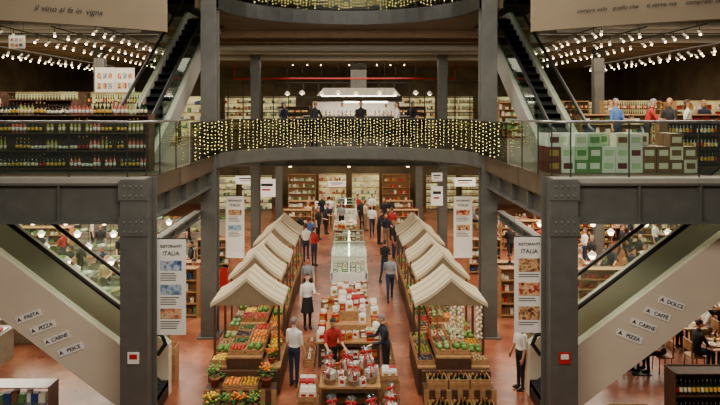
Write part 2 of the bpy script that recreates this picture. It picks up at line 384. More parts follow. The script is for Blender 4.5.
# ------------------------------------------------------------------ steel frame
def col_proto(w,h,flange=True):
    g=G().box(-w/2,w/2,-w/2,-w/2+.05,0,h).box(-w/2,w/2,w/2-.05,w/2,0,h).box(-w*.36,w*.36,-w/2+.05,w/2-.05,0,h)
    parts=[('shaft',g.mesh('shaft',steel))]
    boltm=mat('bolt_steel',(128,127,120),.4,.3)
    for z in (h-.9,h-.15):
        parts.append(('splice_plate',G().box(-w/2-.03,w/2+.03,-w/2-.03,-w/2-.001,z-.28,z+.12).mesh('pl',steel)))
        for bx in(-.2,-.07,.07,.2):
            for bz in(-.18,.02): parts.append(('bolt',G().cyl((bx*w/.62,-w/2-.06,z+bz),(bx*w/.62,-w/2-.03,z+bz),.022,n=6).mesh('bo',boltm)))
    parts.append(('base_plate',G().box(-w/2-.1,w/2+.1,-w/2-.1,w/2+.1,0,.04).mesh('ba',steel)))
    return Proto('steel_column','gray painted steel column with bolted plates','column',parts)
pc=col_proto(.58,5.7)
for sx in(-1,1): place(pc,(sx*4.5,12.0,0),group='front steel columns')
pc2=col_proto(.48,15.0)
for sx in(-1,1): place(pc2,(sx*4.4,17.75,0),group='tall atrium columns')
pc3b=col_proto(.42,5.25); pu=col_proto(.42,Z3-.302-ZF)
for sx in(-1,1):
    for y in (27,36): occupy(sx*4.5,y,0,.5,.5); occupy(sx*4.5,y,ZF,.5,.5); occupy(sx*12,y,0,.6,.6); occupy(sx*12,y,ZF,.6,.6)
    place(pc3b,(sx*4.5,27,0),group='rear lower columns'); place(pc3b,(sx*4.5,36,0),group='rear lower columns')
    place(pu,(sx*4.5,27,ZF),group='rear upper columns'); place(pu,(sx*12,27,ZF),group='rear upper columns'); place(pc3b,(sx*12,27,0),group='rear lower columns')
    occupy(sx*4.4,17.75,0,.6,.6); occupy(sx*4.5,12,0,.7,.7)
def girder(p0,p1,h,w=.3,label='gray painted steel girder',name='steel_girder'):
    p0=Vector(p0);p1=Vector(p1);L=(p1-p0).length;d=p1-p0; rz=math.atan2(d.y,d.x)
    g=G().box(0,L,-w/2,w/2,h-.05,h).box(0,L,-w/2,w/2,0,.05).box(0,L,-.02,.02,.05,h-.05)
    k=int(L/1.2)
    st=G().box(-.015,.015,-w/2+.01,w/2-.01,.05,h-.05).mesh('s',steel)
    root=place(Proto(name,label,'beam',[('flanged_beam',g.mesh('g',steel))]),p0,rz)
    for i in range(1,k): put('stiffener',st,(i*L/k,0,0),parent=root)
for sx in(-1,1):
    girder((sx*4.82,11.9,4.76),(sx*19,11.9,4.76),.86)
    struct('trim_5' if sx<0 else 'trim_6',G().box(*sorted((sx*4.3,sx*19.5)),11.75,12.1,5.62,5.72).mesh('e',lgray),'pale slab edge')
    girder((sx*4.5,12.35,4.7),(sx*4.45,17.48,4.7),.55)
    girder((sx*4.72,12.35,3.75),(sx*4.72,17.48,3.75),.25,.2,'slim gray steel tie beam')
    girder((sx*4.7,18.2,4.55),(sx*12,18.2,4.55),.5)
for a,b_ in((-19,-12.25),(-11.75,-4.75),(-4.25,4.25),(4.75,11.75),(12.25,19)): girder((a,27,4.4),(b_,27,4.4),.5)
girder((-4.25,36,4.4),(4.25,36,4.4),.5)
for sx in(-1,1):
    for y in(16.8,20.6): girder((sx*7.0,y,9.9),(sx*19,y,9.9),.44,.25,'brown steel ceiling beam')
def railing(path,z,h,label,lights=False,posts=True):
    root=put('railing',None,(0,0,0),label=label,category='railing')
    U=Vector((0,0,1))
    for a,b in zip(path[:-1],path[1:]):
        gl=G()
        a=Vector((*a,z));b=Vector((*b,z)); d=(b-a).normalized(); nn=Vector((-d.y,d.x,0))*.008; a2=a+d*.02;b2=b-d*.02
        q=[a2-nn,b2-nn,b2+nn,a2+nn]; gl.add([p+U*.05 for p in q]+[p+U*(h-.03) for p in q],[(0,3,2,1),(4,5,6,7),(0,1,5,4),(1,2,6,5),(2,3,7,6),(3,0,4,7)])
        put('glass_panel',gl.mesh('gl',glass if not lights else smoke),parent=root)
        if posts: put('post',G().box(a.x-.012,a.x+.012,a.y-.012,a.y+.012,z,z+h-.03).mesh('po',steel_d),parent=root)
    put('handrail',G().tube([(*p,z+h) for p in path],.03,8).mesh('hr',chrome if not lights else steel_d),parent=root)
smoke=glassmat('smoked_glass',(.45,.46,.42),.04,.2)
def fairy_curtain(path,z,h,label,sp=.125):
    g=G(); w=G()
    pts=[Vector((*p,0)) for p in path]
    nxt=0
    for a,b in zip(pts[:-1],pts[1:]):
        d=(b-a).normalized(); L=(b-a).length; step=sp/max(.28,abs(d.x)); nn=Vector((d.y,-d.x,0))*.05; u=nxt
        while u<L:
            p=a+d*u+nn; u+=step*R(.9,1.1); hh=h-R(.02,.25); w.cyl((p.x,p.y,z+h),(p.x,p.y,z+h-hh),.002,n=3)
            zz=z+h-.02-R(0,.08)
            while zz>z+h-hh:
                q=(p.x+R(-.012,.012),p.y+R(-.01,.01)); r_=R(.0095,.014)
                g.add([(q[0]-r_,q[1],zz),(q[0]+r_,q[1],zz),(q[0],q[1]-r_,zz),(q[0],q[1]+r_,zz),(q[0],q[1],zz-r_),(q[0],q[1],zz+r_)],[(0,2,5),(2,1,5),(1,3,5),(3,0,5),(2,0,4),(1,2,4),(3,1,4),(0,3,4)])
                zz-=R(.085,.13)
        nxt=u-L
    n=len(w.f); g.merge(w)
    me=g.mesh('fl',fairy,steel_d); me.polygons.foreach_set('material_index',[0]*(len(g.f)-n)+[1]*n)
    put('fairy_light_curtain',me,label=label,category='string lights',kind='stuff')
def capath(a=4.15,b=3.25,y0=17.8,lead=3.1): return [(-a,y0-lead),(-a,y0-lead/2)]+arc(a,b,y0,20)+[(a,y0-lead/2),(a,y0-lead)]
railing(capath(),ZF,1.1,'curved glass gallery railing with dark handrail',True)
fairy_curtain(capath(4.08,3.12),ZF,1.12,'curtain of warm fairy lights over the middle gallery railing')
p3=arc(4.15,3.25,17.8,20); railing(p3,Z3+.47,1.1,'curved top gallery railing with dark handrail',True)
fairy_curtain(arc(4.08,3.1,17.8,20),Z3+.40,1.1,'curtain of warm fairy lights over the top gallery railing',.11)
for sx in(-1,1):
    pa=[(sx*12,12.0),(sx*10.5,12.0),(sx*9,12.0),(sx*7.5,12.0),(sx*6,12.0),(sx*4.75,12.0),(sx*4.4,12.15),(sx*4.22,12.5),(sx*4.2,13.6),(sx*4.2,14.7)]
    railing(pa,5.72,1.18,'clear glass balustrade with steel handrail and curved corner')
# ------------------------------------------------------------------ escalators
def escalator(L,H,above,below,zclip,cm,label,loc,rz,gh=.85,W=.75):
    s=H/L; pz=lambda y:y*s
    def side(x0,x1,g,ab):
        yb=min(L,max(0,(below+zclip)/s)) if below+zclip>0 else 0
        g.prismX([(-.0,zclip),(0,ab),(L,H+ab),(L+.9,H+ab),(L+.9,H-below),(L,H-below),(yb if yb>0 else 0,max(zclip,pz(yb)-below))],x0,x1)
    wi=.5 if W>.7 else .44
    c0=G(); side(-wi-.02,wi+.02,c0,-.12); c1=G(); side(-W,-wi-.02,c1,above); c2=G(); side(wi+.02,W,c2,above)
    parts=[('truss',c0.mesh('cl',black)),('cladding',c1.mesh('cl',cm)),('cladding',c2.mesh('cl',cm))]
    for x in(-W+.12,W-.12):
        gl=G();hr=G()
        gl.prismX([(0,above),(L,H+above),(L+.7,H+above),(L+.7,H+above+gh),(L,H+above+gh),(0,above+gh)],x-.008,x+.008)
        pts=[(x,-.12,above+.25),(x,-.3,above+.5),(x,-.22,above+gh-.05),(x,0,above+gh+.02),(x,L,H+above+gh+.02),(x,L+.9,H+above+gh+.02)]
        hr.tube(pts,.05,8)
        parts+=[('glass_balustrade',gl.mesh('gb',glass)),('handrail',hr.mesh('hr',black))]
    sm=mat('escalator_step',(13,13,14),.75); n=int(L/.36)
    for i in range(n):
        y=L*i/n; z=pz(y); g=G().box(-wi,wi,y,y+L/n+.02,z-.1,z+.02)
        for k in range(8): g.box(-wi+k*wi/4,-wi+(k+.6)*wi/4,y,y+L/n,z+.02,z+.035)
        g.box(-wi,wi,y,y+.012,z-.1,z+.037,1)
        parts.append(('step',g.mesh('st',sm,mat('step_edge',(30,29,27),.6))))
    place(Proto('escalator',label,'escalator',parts),loc,rz)
for sx in(-1,1):
    escalator(7.3,Z3+.47-5.72,.1,.62,0,lgray,'escalator with gray cladding, glass sides and black handrails',(sx*5.8,14.7,5.72),0,W=.62)
    escalator(7.0,5.3,.9,.55,-.4,beige,'beige-clad escalator with glass balustrade rising to the gallery',(sx*4.5,13.45,.4),-sx*pi/2,gh=.75)
    occupy(sx*7.5,13.45,0,6,1.5); occupy(sx*5.85,18.5,ZF,1.5,8)
icon=mat('dark_red_icon',(96,26,22),.6)
def wsign(k,x,z,tilt):
    root=put('wall_sign',None,(x,12.685,z),s=.86,label='white plaque reading '+k+' with small dark arrow emblem',category='sign',rot=(0,tilt,0),group='floor directory plaques')
    put('plaque',G().box(-.43,.27,-.012,0,-.095,.095,0).mesh('p',plq),parent=root); put('lettering',T[k],(0.01,-.02,0),parent=root)
    put('emblem',G().add([(-.41,-.015,-.06),(-.345,-.015,-.025),(-.28,-.015,-.06),(-.345,-.015,.07)],[(0,1,3),(1,2,3)]).mesh('e',icon),parent=root)
def Wx(px,d): return (px-349)*d/560
def Wz(py,d): return 7.2-(py-108)*d/560
for k,px,py in(('PASTA',32,315),('PIZZA',46,326),('CARNE',60,337),('PESCE',74,348)): wsign(k,Wx(px,12.7),Wz(py,12.7),-.36)
for k,px,py in(('DOLCE',674,304),(CAF,660,315),('CARNE',646,326),('PIZZA',632,337)): wsign(k,Wx(px,12.7),Wz(py,12.7),.36)
for sx in(-1,1):
    root=put('safety_sign',None,(sx*4.5,11.68,1.98),label='small red and white safety sign on the steel column',category='sign')
    put('plate',G().box(-.12,.12,0,.02,-.12,.12).mesh('s',white if sx<0 else red),parent=root)
    put('pictogram',G().box(-.08,.08,-.008,-.001,-.02,.08).mesh('s',red if sx<0 else white),parent=root)
PH=[photomat('food_print_brown',[(60,36,24),(150,96,56),(220,180,130),(110,60,36)],11,1),photomat('food_print_red',[(70,24,20),(176,60,40),(226,190,140),(120,70,40)],10,4),photomat('landscape_print',[(50,76,90),(110,140,170),(170,190,210),(120,130,90)],6,7),photomat('sunset_print',[(90,60,80),(180,110,80),(220,180,130),(80,80,110)],6,9),photomat('street_print',[(50,70,120),(90,120,170),(190,200,210),(130,90,60)],7,12)]
def banner(x,y,ztop,h,cols,w=.66,ph=.3):
    root=put('hanging_banner',None,(x,y,ztop-h),label='white hanging banner with photographs and dark lettering',category='banner',group='banners along the aisles')
    put('banner_panel',G().box(-w/2,w/2,-.01,.01,0,h).mesh('b',white),parent=root)
    put('hanging_rod',G().cyl((-w/2-.03,0,h+.01),(w/2+.03,0,h+.01),.015).mesh('r',steel_d),parent=root)
    for s in(-1,1): put('wire',G().cyl((s*w/2,0,h),(s*w/2,0,h+.45),.005,n=4).mesh('r',steel_d),parent=root)
    put('lettering',T['RIST'],(0,-.018,h-.16),parent=root); put('lettering',T['ITALIA'],(0,-.018,h-.32),parent=root)
    z=h-.48
    for c in cols:
        put('photo_print',G().box(-w*.36,w*.36,-.016,-.011,z-ph,z).mesh('ph',PH[c]),parent=root)
        nl=2 if ph>.25 else 4
        for i in range(nl): put('caption_line',G().box(-w*.36,w*R(.1,.34),-.015,-.011,z-ph-.07-i*.05,z-ph-.05-i*.05).mesh('ca',mat('caption_gray',(90,88,84))),parent=root)
        z-=.54
banner(-4.0,12.6,4.25,2.15,[4,2,3],ph=.23)
banner(4.05,12.6,4.3,2.15,[0,1,0])
for sx in(-1,1): banner(sx*4.07,20,4.05,2.2,[0,2] if sx<0 else [1,0],ph=.2)
# ------------------------------------------------------------------ market stalls
awnY=stripemat('canopy_stripe_side',(218,204,172),(192,175,140),1,2.4,.6)
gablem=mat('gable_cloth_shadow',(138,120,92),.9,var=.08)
awn2=mat('canopy_cream',(206,191,158),.85,var=.05)
hl=.66;hw=.93;zr=2.86;ze=2.2
cg=G(); N=6
def q_(t): return zr+(ze-zr)*t-.06*math.sin(pi*t)
for sx in(-1,1):
    for i in range(N):
        t0=i/N;t1=(i+1)/N; x0=sx*hw*t0;x1=sx*hw*t1;z0=q_(t0);z1=q_(t1)
        cg.add([(x0,-hl,z0),(x1,-hl,z1),(x1,hl,z1),(x0,hl,z0),(x0,-hl,z0-.012),(x1,-hl,z1-.012),(x1,hl,z1-.012),(x0,hl,z0-.012)],[(0,1,2,3),(7,6,5,4),(0,4,5,1),(2,6,7,3)])
parts=[('canopy',cg.mesh('c',awnY))]
for yy in(-hl+.02,hl-.02):
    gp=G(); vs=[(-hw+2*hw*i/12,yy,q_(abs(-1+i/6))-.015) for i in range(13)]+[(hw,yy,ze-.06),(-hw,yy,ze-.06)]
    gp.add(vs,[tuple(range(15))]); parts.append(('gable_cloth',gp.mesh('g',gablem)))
va=G()
for sx in(-1,1):
    for i in range(7):
        y=-hl+i*2*hl/7; d=2*hl/7; va.add([(sx*hw,y,ze),(sx*hw,y+d,ze),(sx*hw,y+d,ze-.1),(sx*hw,y+d/2,ze-.12),(sx*hw,y,ze-.1)],[(0,1,2,3,4)])
for yy in(-hl,hl):
    for sx in(-1,1):
        for i in range(5):
            x0=sx*hw*i/5;x1=sx*hw*(i+1)/5; z0=q_(i/5);z1=q_((i+1)/5)
            va.add([(x0,yy,z0),(x1,yy,z1),(x1,yy,z1-.09),(x0,yy,z0-.09)],[(0,1,2,3)])
fr=G()
for sx in(-1,1):
    fr.cyl((sx*.82,-.6,ze-.02),(sx*.82,.6,ze-.02),.02)
for yy in(-.6,.6):
    fr.cyl((-.82,yy,ze-.02),(.82,yy,ze-.02),.02)
ds=G()
for sx in(-1,1):
    ds.box(*sorted((sx*.44,sx*.9)),-.98,.98,.68,.72); ds.box(*sorted((0,sx*.44)),-.98,.98,.93,.97)
    ds.box(*sorted((sx*.86,sx*.9)),-.98,.98,.08,.68,1)
ds.box(-.88,.88,-.96,-.92,.05,.68,1); ds.box(-.44,.44,-.96,-.92,.68,.93,1)
parts+=[('valance',va.mesh('v',awn2)),('frame',fr.mesh('f',wood_d)),('display_shelf',ds.mesh('d',wood,wood_d))]
for sx in(-1,1):
    for sy in(-1,1): parts.append(('post',G().box(sx*.82-.03,sx*.82+.03,sy*.6-.03,sy*.6+.03,0,ze).mesh('p',wood_d)))
parts.append(('lamp_cord',G().cyl((0,0,zr-.06),(0,0,2.3),.006,n=4).mesh('l',black))); parts.append(('lamp_shade',G().lathe([(.03,2.3),(.14,2.18)],12).mesh('l',steel_d))); parts.append(('bulb',G().sph((0,0,2.21),.04).mesh('l',lampw)))
stall=Proto('market_stall','wooden market stall with gabled beige canvas canopy','market stall',parts)
g=G()
cw,cl,ch=.42,.42,.13
for sx in(-1,1):
    for k in(0,1): g.box(*sorted((sx*(cw/2-.012),sx*cw/2)),-cl/2,cl/2,.01+k*.065,.06+k*.065)
    for k in(0,1): g.box(-cw/2,cw/2,*sorted((sx*(cl/2-.012),sx*cl/2)),.01+k*.065,.06+k*.065)
    for sy in(-1,1): g.box(*sorted((sx*(cw/2-.03),sx*(cw/2-.012))),*sorted((sy*(cl/2-.03),sy*(cl/2-.012))),0,.14)
g.box(-cw/2,cw/2,-cl/2,cl/2,0,.012)
crate=single('produce_crate','slatted light wood produce crate','crate',g.mesh('crate',wood))
def fm(name,col,shape='s',r=.042,col2=(60,90,40)):
    m=mat('skin_of_'+name,col,.45,var=.2,scale=14); g=G()
    if shape=='s': g.sph((0,0,r),(r,r,r*.93),10,7,0); g.cyl((0,0,r*1.8),(.004,0,r*2.05),.004,n=4,mi=1)
    if shape=='l': g.sph((0,0,r*.8),(r*1.3,r*.8,r*.8),10,7,0); g.sph((r*1.3,0,r*.8),(r*.25,.008,.008),6,4,1)
    if shape=='pp': g.sph((0,0,r),(r*.85,r*.85,r*1.15),12,8,0,None,lambda t,p:1-.14*abs(math.cos(t*1.5))); g.cyl((0,0,r*2),(.01,0,r*2.5),.008,n=5,mi=1)
    if shape=='e': g.sph((0,0,r*.75),(r*1.9,r*.75,r*.75),10,8,0); g.cyl((r*1.8,0,r*.75),(r*2.2,0,r*.8),.012,.008,6,1)
    if shape=='v': 
        for a in range(3): g.sph((0,0,r),(r*(1-.2*a),r*(1-.2*a),r*(.8+.15*a)),14,6,a%2,None,lambda t,p,a=a:1-.2*abs(math.sin(t*(3.5+a))))
    return (name,m,mat('stem_'+name,col2,.6),g)
kinds=[fm('orange',(222,124,30)),fm('apple',(150,34,28)),fm('tomato',(176,48,28)),fm('lemon',(228,194,60),'l'),fm('bell_pepper',(218,160,34),'pp'),fm('aubergine',(44,24,48),'e',.035),
 fm('lettuce',(88,140,52),'v',.08,(150,184,96)),fm('courgette',(54,96,42),'e',.03),fm('pear',(156,166,72),'pp'),fm('mandarin',(226,140,40),'s',.036),fm('potato',(166,134,92),'l'),fm('artichoke',(92,112,82),'v',.055,(110,80,110)),
 fm('cabbage',(120,160,96),'v',.08,(170,196,130)),fm('mushroom',(206,190,160),'s',.034,(160,130,100))]
KM={k[0]:single(k[0],f"ripe {k[0].replace('_',' ')} lying in a wooden crate",'produce',k[3].mesh(k[0],k[1],k[2])) for k in kinds}
big={'lettuce','artichoke','cabbage'}
stuffG={k[0]:G() for k in kinds}; cnt={k[0]:0 for k in kinds}
def fill(x,y,z,kind,near,sc=1):
    k=[q for q in kinds if q[0]==kind][0]; n=2 if kind in big else 4; 
    if not near and n==4: n=3
    for i in range(n):
        for j in range(n):
            u=x+((i-(n-1)/2)*(.35/n)+R(-.008,.008))*sc; v=y+(j-(n-1)/2)*(.35/n)+R(-.008,.008); w=z+.06+R(0,.035)
            if near and cnt[kind]<290:
                cnt[kind]+=1; place(KM[kind],(u,v,w),R(0,6),R(.92,1.1),group=f"{kind.replace('_',' ')} produce in crates")
            else:
                s=R(1.0,1.2) if n<4 or kind in big else 1; stuffG[kind].merge(k[3],Matrix.Translation((u,v,w))@Matrix.Rotation(R(0,6),4,'Z')@Matrix.Scale(s*(.9 if sc<1 else 1),4))
potm=mat('terracotta_pot',(160,88,58),.7)
def plant(fc,lab,nb=12):
    pot=G().lathe([(0,0),(.08,0),(.11,.17),(.12,.17),(.12,.2),(.1,.2),(.1,.17),(0,.17)],14)
    fo=G(); bl=G()
    for i in range(46):
        t=R(0,2*pi);q=R(0,.17);h=R(.2,.42); c=Vector((q*math.cos(t),q*math.sin(t),h)); a=Vector((math.cos(t),math.sin(t),R(-.2,.6)))*.08; s_=Vector((-math.sin(t),math.cos(t),0))*.025
        fo.add([c-a*.2,c+a*.5-s_,c+a,c+a*.5+s_],[(0,1,2,3)])
    fo.cyl((0,0,.17),(0,0,.3),.01,n=5)
    for i in range(nb):
        t=R(0,2*pi);q=R(.02,.19);c=(q*math.cos(t),q*math.sin(t),R(.36,.47)); bl.sph(c,(.036,.036,.02),8,4,0,None,lambda t,p:1-.25*abs(math.sin(t*2.5)))
    return Proto('potted_flower',lab,'plant',[('pot',pot.mesh('p',potm)),('foliage',fo.mesh('f',leaf)),('blossoms',bl.mesh('b',fc))])
PY=plant(mat('petal_yellow',(240,194,44),.6),'potted plant with yellow blossoms',30); PO=plant(mat('petal_orange',(230,124,24),.6),'potted plant with orange blossoms',30); PG=plant(mat('petal_green',(120,150,60),.6),'leafy green herb in a pot')
names=[k[0] for k in kinds]
weight_names=names+['lettuce','courgette','cabbage','artichoke','lettuce','pear']
rowsY=[14.98+2.14*i for i in range(5)]
yawj=[0,.03,-.035,.04,-.02]
for sx in(-1,1):
    for r_,y in enumerate(rowsY):
        xs=1 if r_==0 else .84
        X0=sx*(2.62 if r_==0 else 2.76); zsc=1-.014*r_+(.03 if r_%2 else 0); place(stall,(X0,y,0),yawj[r_]*sx*.5,(xs,1,zsc),group='market stalls along the aisle')
        occupy(X0,y,0,1.7,2.0)
        for side in(-1,1):
            for lv in(0,1):
                for j in range(4):
                    if r_>=3 and side==sx: continue
                    cx=X0+side*(.68 if lv==0 else .22)*xs; cy=y-.66+j*.44; cz=(.72 if lv==0 else .97)*zsc
                    if sx<0 and r_==0 and side>0 and lv==0 and j<3:
                        for q in(-1,1): place(random.choice([PY,PO]),(cx+q*.02,cy+q*.105,cz+.002),R(0,6),.8,group='yellow and orange flowers on the stall')
                        continue
                    put('produce_crate',crate.parts[0][1],(cx,cy,cz+.002),0,(xs,1,1),None,crate.label,'crate','produce crates on the stalls')
                    fill(cx,cy,cz,random.choice(['orange','mandarin','bell_pepper','lemon','tomato','lettuce','orange'] if side!=sx and sx<0 and r_<3 else weight_names),r_<2,xs)
stepg=G().box(-.85,.85,-.42,.0,.05,.42,0).box(-.85,.85,0,.1,.05,.68,0)
for i in range(7): stepg.box(-.86+i*.27,-.74+i*.27,-.44,-.421,.03,.44,1)
stepp=single('stepped_display_stand','stepped wooden produce stand in front of the stall','display stand',stepg.mesh('s',wood_d,wood))
def bottle_mesh(gm,lm,cm,prof=None):
    return G().lathe(prof or [(.0,.0),(.037,.0),(.038,.06),(.0385,.06),(.0385,.14),(.038,.14),(.037,.19),(.015,.235),(.014,.27),(.016,.27),(.016,.31),(0,.31)],10,mis=[0,0,1,1,0,0,0,0,2,2,2]).mesh('bottle',gm,lm,cm)
fat=[(.0,.0),(.045,.0),(.046,.05),(.0465,.05),(.0465,.12),(.046,.12),(.044,.15),(.017,.19),(.016,.22),(.018,.22),(.018,.26),(0,.26)]
slim=[(.0,.0),(.032,.0),(.033,.05),(.0335,.05),(.0335,.13),(.033,.13),(.03,.18),(.014,.28),(.013,.31),(.015,.31),(.015,.35),(0,.35)]
rose=mat('bottle_glass_rose',(180,96,80),.15)
BOT=[single('wine_bottle',l,'bottle',bottle_mesh(a,b,c,p)) for l,a,b,c,p in (('dark green wine bottle with cream label',bglass,lab1,foil,None),('brown wine bottle with yellow label',bglass2,lab2,gold,None),('pale wine bottle with cream label',bglass3,lab1,foil,None),('dark wine bottle with yellow label',bglass,lab2,black,None),
 ('squat dark bottle with white label',bglass2,white,black,fat),('slim pale bottle with cream label',bglass3,lab1,gold,slim),('rose wine bottle with white label',rose,white,foil,None),('slim dark bottle with red label',bglass,red,gold,slim))]
place(stepp,(-2.62,13.86,0)); place(stepp,(2.66,13.86,0))
for i in range(4):
    cx=-2.62-.63+i*.42
    if i in(0,3):
        place([PG,PY,PY,PO][i],(cx-.02,13.65,.422),0,1.1,group='yellow and orange flowers on the stall'); continue
    place(crate,(cx,13.65,.422),group='produce crates on the stalls'); fill(cx,13.65,.42,['lettuce','orange','bell_pepper','lettuce'][i],True)
winecr=G()
for k in range(3): winecr.box(-.24,.24,-.17,-.155,.01+k*.08,.075+k*.08).box(-.24,.24,.155,.17,.01+k*.08,.075+k*.08).box(-.24,-.225,-.155,.155,.01+k*.08,.075+k*.08).box(.225,.24,-.155,.155,.01+k*.08,.075+k*.08)
winecr.box(-.24,.24,-.17,.17,0,.012)
winecr=single('wine_crate','open slatted wooden wine crate','crate',winecr.mesh('wc',wood))
def wine_crate(x,y,z):
    place(winecr,(x,y,z),group='wooden wine crates')
    for i in range(5):
        for j in range(3): place(BOT[(i+j)%4],(x-.17+i*.085,y-.1+j*.1,z+.014),R(0,6),group='bottles standing in wine crates')
for i in range(3): wine_crate(2.14+i*.52,13.65,.422)
for i in range(3): wine_crate(2.14+i*.52,13.2,0)
for i in range(4): place([PY,PG,PO,PG][i],(-3.25+i*.34,13.15,0),R(0,6),1.05,group='potted flowers before the stall')
gb=G().cyl((0,0,0),(0,0,-.9),.008,n=5,mi=1)
for i in range(22): 
    t=i*2.4; gb.sph((.05*math.cos(t),.05*math.sin(t),-.08-i*.037),(.04,.04,.045),8,6,0)
gbp=single('garlic_braid','hanging braid of pale garlic bulbs','garlic',gb.mesh('gb',cream,brown))
for x in(2.66,2.86,3.34): place(gbp,(x,14.36,2.17),group='garlic braids hanging from the canopy')
chil=G().cyl((0,0,0),(0,0,-.9),.008,n=5,mi=1)
for i in range(40): 
    t=i*2.4; a=Vector((.02*math.cos(t),.02*math.sin(t),-.1-i*.02)); chil.cyl(a,a+Vector((.07*math.cos(t),.07*math.sin(t),-.06)),.013,.003,5,0)
chp=single('chili_braid','hanging bunch of dried red chilies','chili',chil.mesh('ch',red,brown))
for x in(2.04,2.26): place(chp,(x,14.36,2.17),group='chili bunches hanging from the canopy')
# ------------------------------------------------------------------ goods
def boxm(w,d,h,m1,m2,m3=None):
    g=G().box(-w/2,w/2,-d/2,d/2,0,h,0).box(-w/2*.7,w/2*.7,-d/2-.003,-d/2-.0005,h*.3,h*.75,1).box(-w/2*.7,w/2*.7,-d/2*.6,d/2*.6,h+.0005,h+.003,1); return g
GOOD=[]
for m1,m2,lab in ((red,gold,'red gift carton with gold label'),(white,red,'white carton with red label'),(green,white,'green carton with white label'),(paleg,white,'pale green carton with white label'),(brown,cream,'brown paper package with cream label'),(gold,red,'gold carton with red label'),(blue,white,'blue carton with white label'),(cream,green,'cream carton with green label')):
    GOOD.append(single('food_package',lab,'package',boxm(.16,.12,.2,m1,m2).mesh('pk',m1,m2)))
bag=G().add([(-.1,-.06,0),(.1,-.06,0),(.1,.06,0),(-.1,.06,0),(-.1,-.04,.2),(.1,-.04,.2),(.1,.04,.2),(-.1,.04,.2),(-.09,0,.27),(.09,0,.27)],[(0,3,2,1),(0,1,5,4),(1,2,6,5),(2,3,7,6),(3,0,4,7),(4,5,9,8),(6,7,8,9),(5,6,9),(7,4,8)],0)
bag.box(-.06,.06,-.064,-.052,.06,.15,1)
bagp=single('pasta_bag','cream paper pasta bag with red label','bag',bag.mesh('bag',cream,red))
bagr=single('gift_bag','red paper gift bag with white label','bag',bag.mesh('bag',red,white))
bagw=single('pasta_bag','white paper pasta bag with gold label','bag',bag.mesh('bag',white,gold))
def table(name,lab,x0,x1,y0,y1,h,top=wood,leg=wood_d):
    cx=(x0+x1)/2;cy=(y0+y1)/2;a=(x1-x0)/2;b=(y1-y0)/2
    parts=[('tabletop',G().box(-a,a,-b,b,h-.05,h).mesh('t',top)),('apron',G().box(-a+.05,a-.05,-b+.05,b-.05,h-.16,h-.05).mesh('t',leg))]
    for i in(-1,1):
        for j in(-1,1): parts.append(('leg',G().box(i*(a-.08)-.035,i*(a-.08)+.035,j*(b-.08)-.035,j*(b-.08)+.035,0,h-.16).mesh('l',leg)))
    parts.append(('lower_shelf',G().box(-a+.06,a-.06,-b+.06,b-.06,.2,.24).mesh('t',leg)))
    occupy(cx,cy,0,2*a,2*b)
    return place(Proto(name,lab,'table',parts),(cx,cy,0))
farP=G(); farPm=[red,white,green,paleg,brown,gold,blue,cream]
pk_count=[0]
pick=lambda L:random.choice(L)
def goods(p,x,y,z,rz=0,s=1,group=''):
    if p.name=='food_package':
        if pk_count[0]>=290:
            i=GOOD.index(p); farP.box(x-.08*s,x+.08*s,y-.06*s,y+.06*s,z,z+.2*s,i); return
        pk_count[0]+=1
    place(p,(x,y,z),rz,s,group=group)
REDW=[GOOD[0],GOOD[1],GOOD[0],GOOD[5],bagp,bagr,GOOD[4],GOOD[1],bagp,bagw,bagw,GOOD[7],GOOD[4],GOOD[5]]
def basket_proto(rm,lab,seed,sil):
    random.seed(seed)
    bk=G().lathe([(0,0),(.13,0),(.18,.13),(.19,.13),(.19,.15),(.165,.15),(.165,.13),(.0,.12)],14)
    hd=G().tube([(.17*math.cos(a),0,.13+.16*math.sin(a)) for a in [pi*i/8 for i in range(9)]],.012,6)
    go=G()
    for i in range(10):
        t=R(0,6);q=R(.02,.12); go.cb((q*math.cos(t),q*math.sin(t),.2),(.085,.08,R(.12,.26)),i%4)
    n=18; ce=G(); prof=[(.19,.02),(.21,.16),(.17,.3),(.05,.42),(.03,.44),(.08,.51),(.1,.54)]; vs=[]
    for k,(r_,z) in enumerate(prof):
        for i in range(n):
            a=2*pi*i/n; rr_=r_*(1+(.14 if i%2 else -.1)*(.4 if k<4 else 1)); vs.append((rr_*math.cos(a),rr_*math.sin(a),z+R(-.015,.015)))
    ce.add(vs,[(k*n+i,k*n+(i+1)%n,(k+1)*n+(i+1)%n,(k+1)*n+i) for k in range(len(prof)-1) for i in range(n)])
    rb=G().sph((0,0,.43),(.045,.045,.025),8,5)
    for s in(-1,1): rb.sph((s*.07,-.02,.45),(.065,.025,.04),8,5); rb.add([(s*.01,-.05,.43),(s*.05,-.055,.43),(s*.11,-.16,.27),(s*.07,-.16,.27)],[(0,1,2,3)])
    return Proto('gift_basket',lab,'gift basket',[('basket',bk.mesh('b',wood)),('handle',hd.mesh('h',wood)),('contents',go.mesh('g',rm,white,red,cream)),('cellophane_wrap',ce.mesh('c',sil)),('ribbon',rb.mesh('r',red))])
BK=[basket_proto(red,'wicker gift basket in clear cellophane with red bow',1,cello),basket_proto(white,'wicker gift basket of white packages in cellophane',2,cello2),basket_proto(gold,'gift basket with gold packages in cellophane',3,cello2),basket_proto(red,'gift basket of red packages in crinkled cellophane',4,cello2)]
random.seed(11)
table('display_table','long wooden table stacked with red and white gift packages',-.9,.9,15.5,18.6,.72)
put('display_riser',G().box(-.5,.5,-1.1,1.1,0,.28).box(-.25,.25,-.8,.8,.28,.56).mesh('r',wood),(0,17.1,.72),label='stepped wooden riser on the gift table',category='display stand')
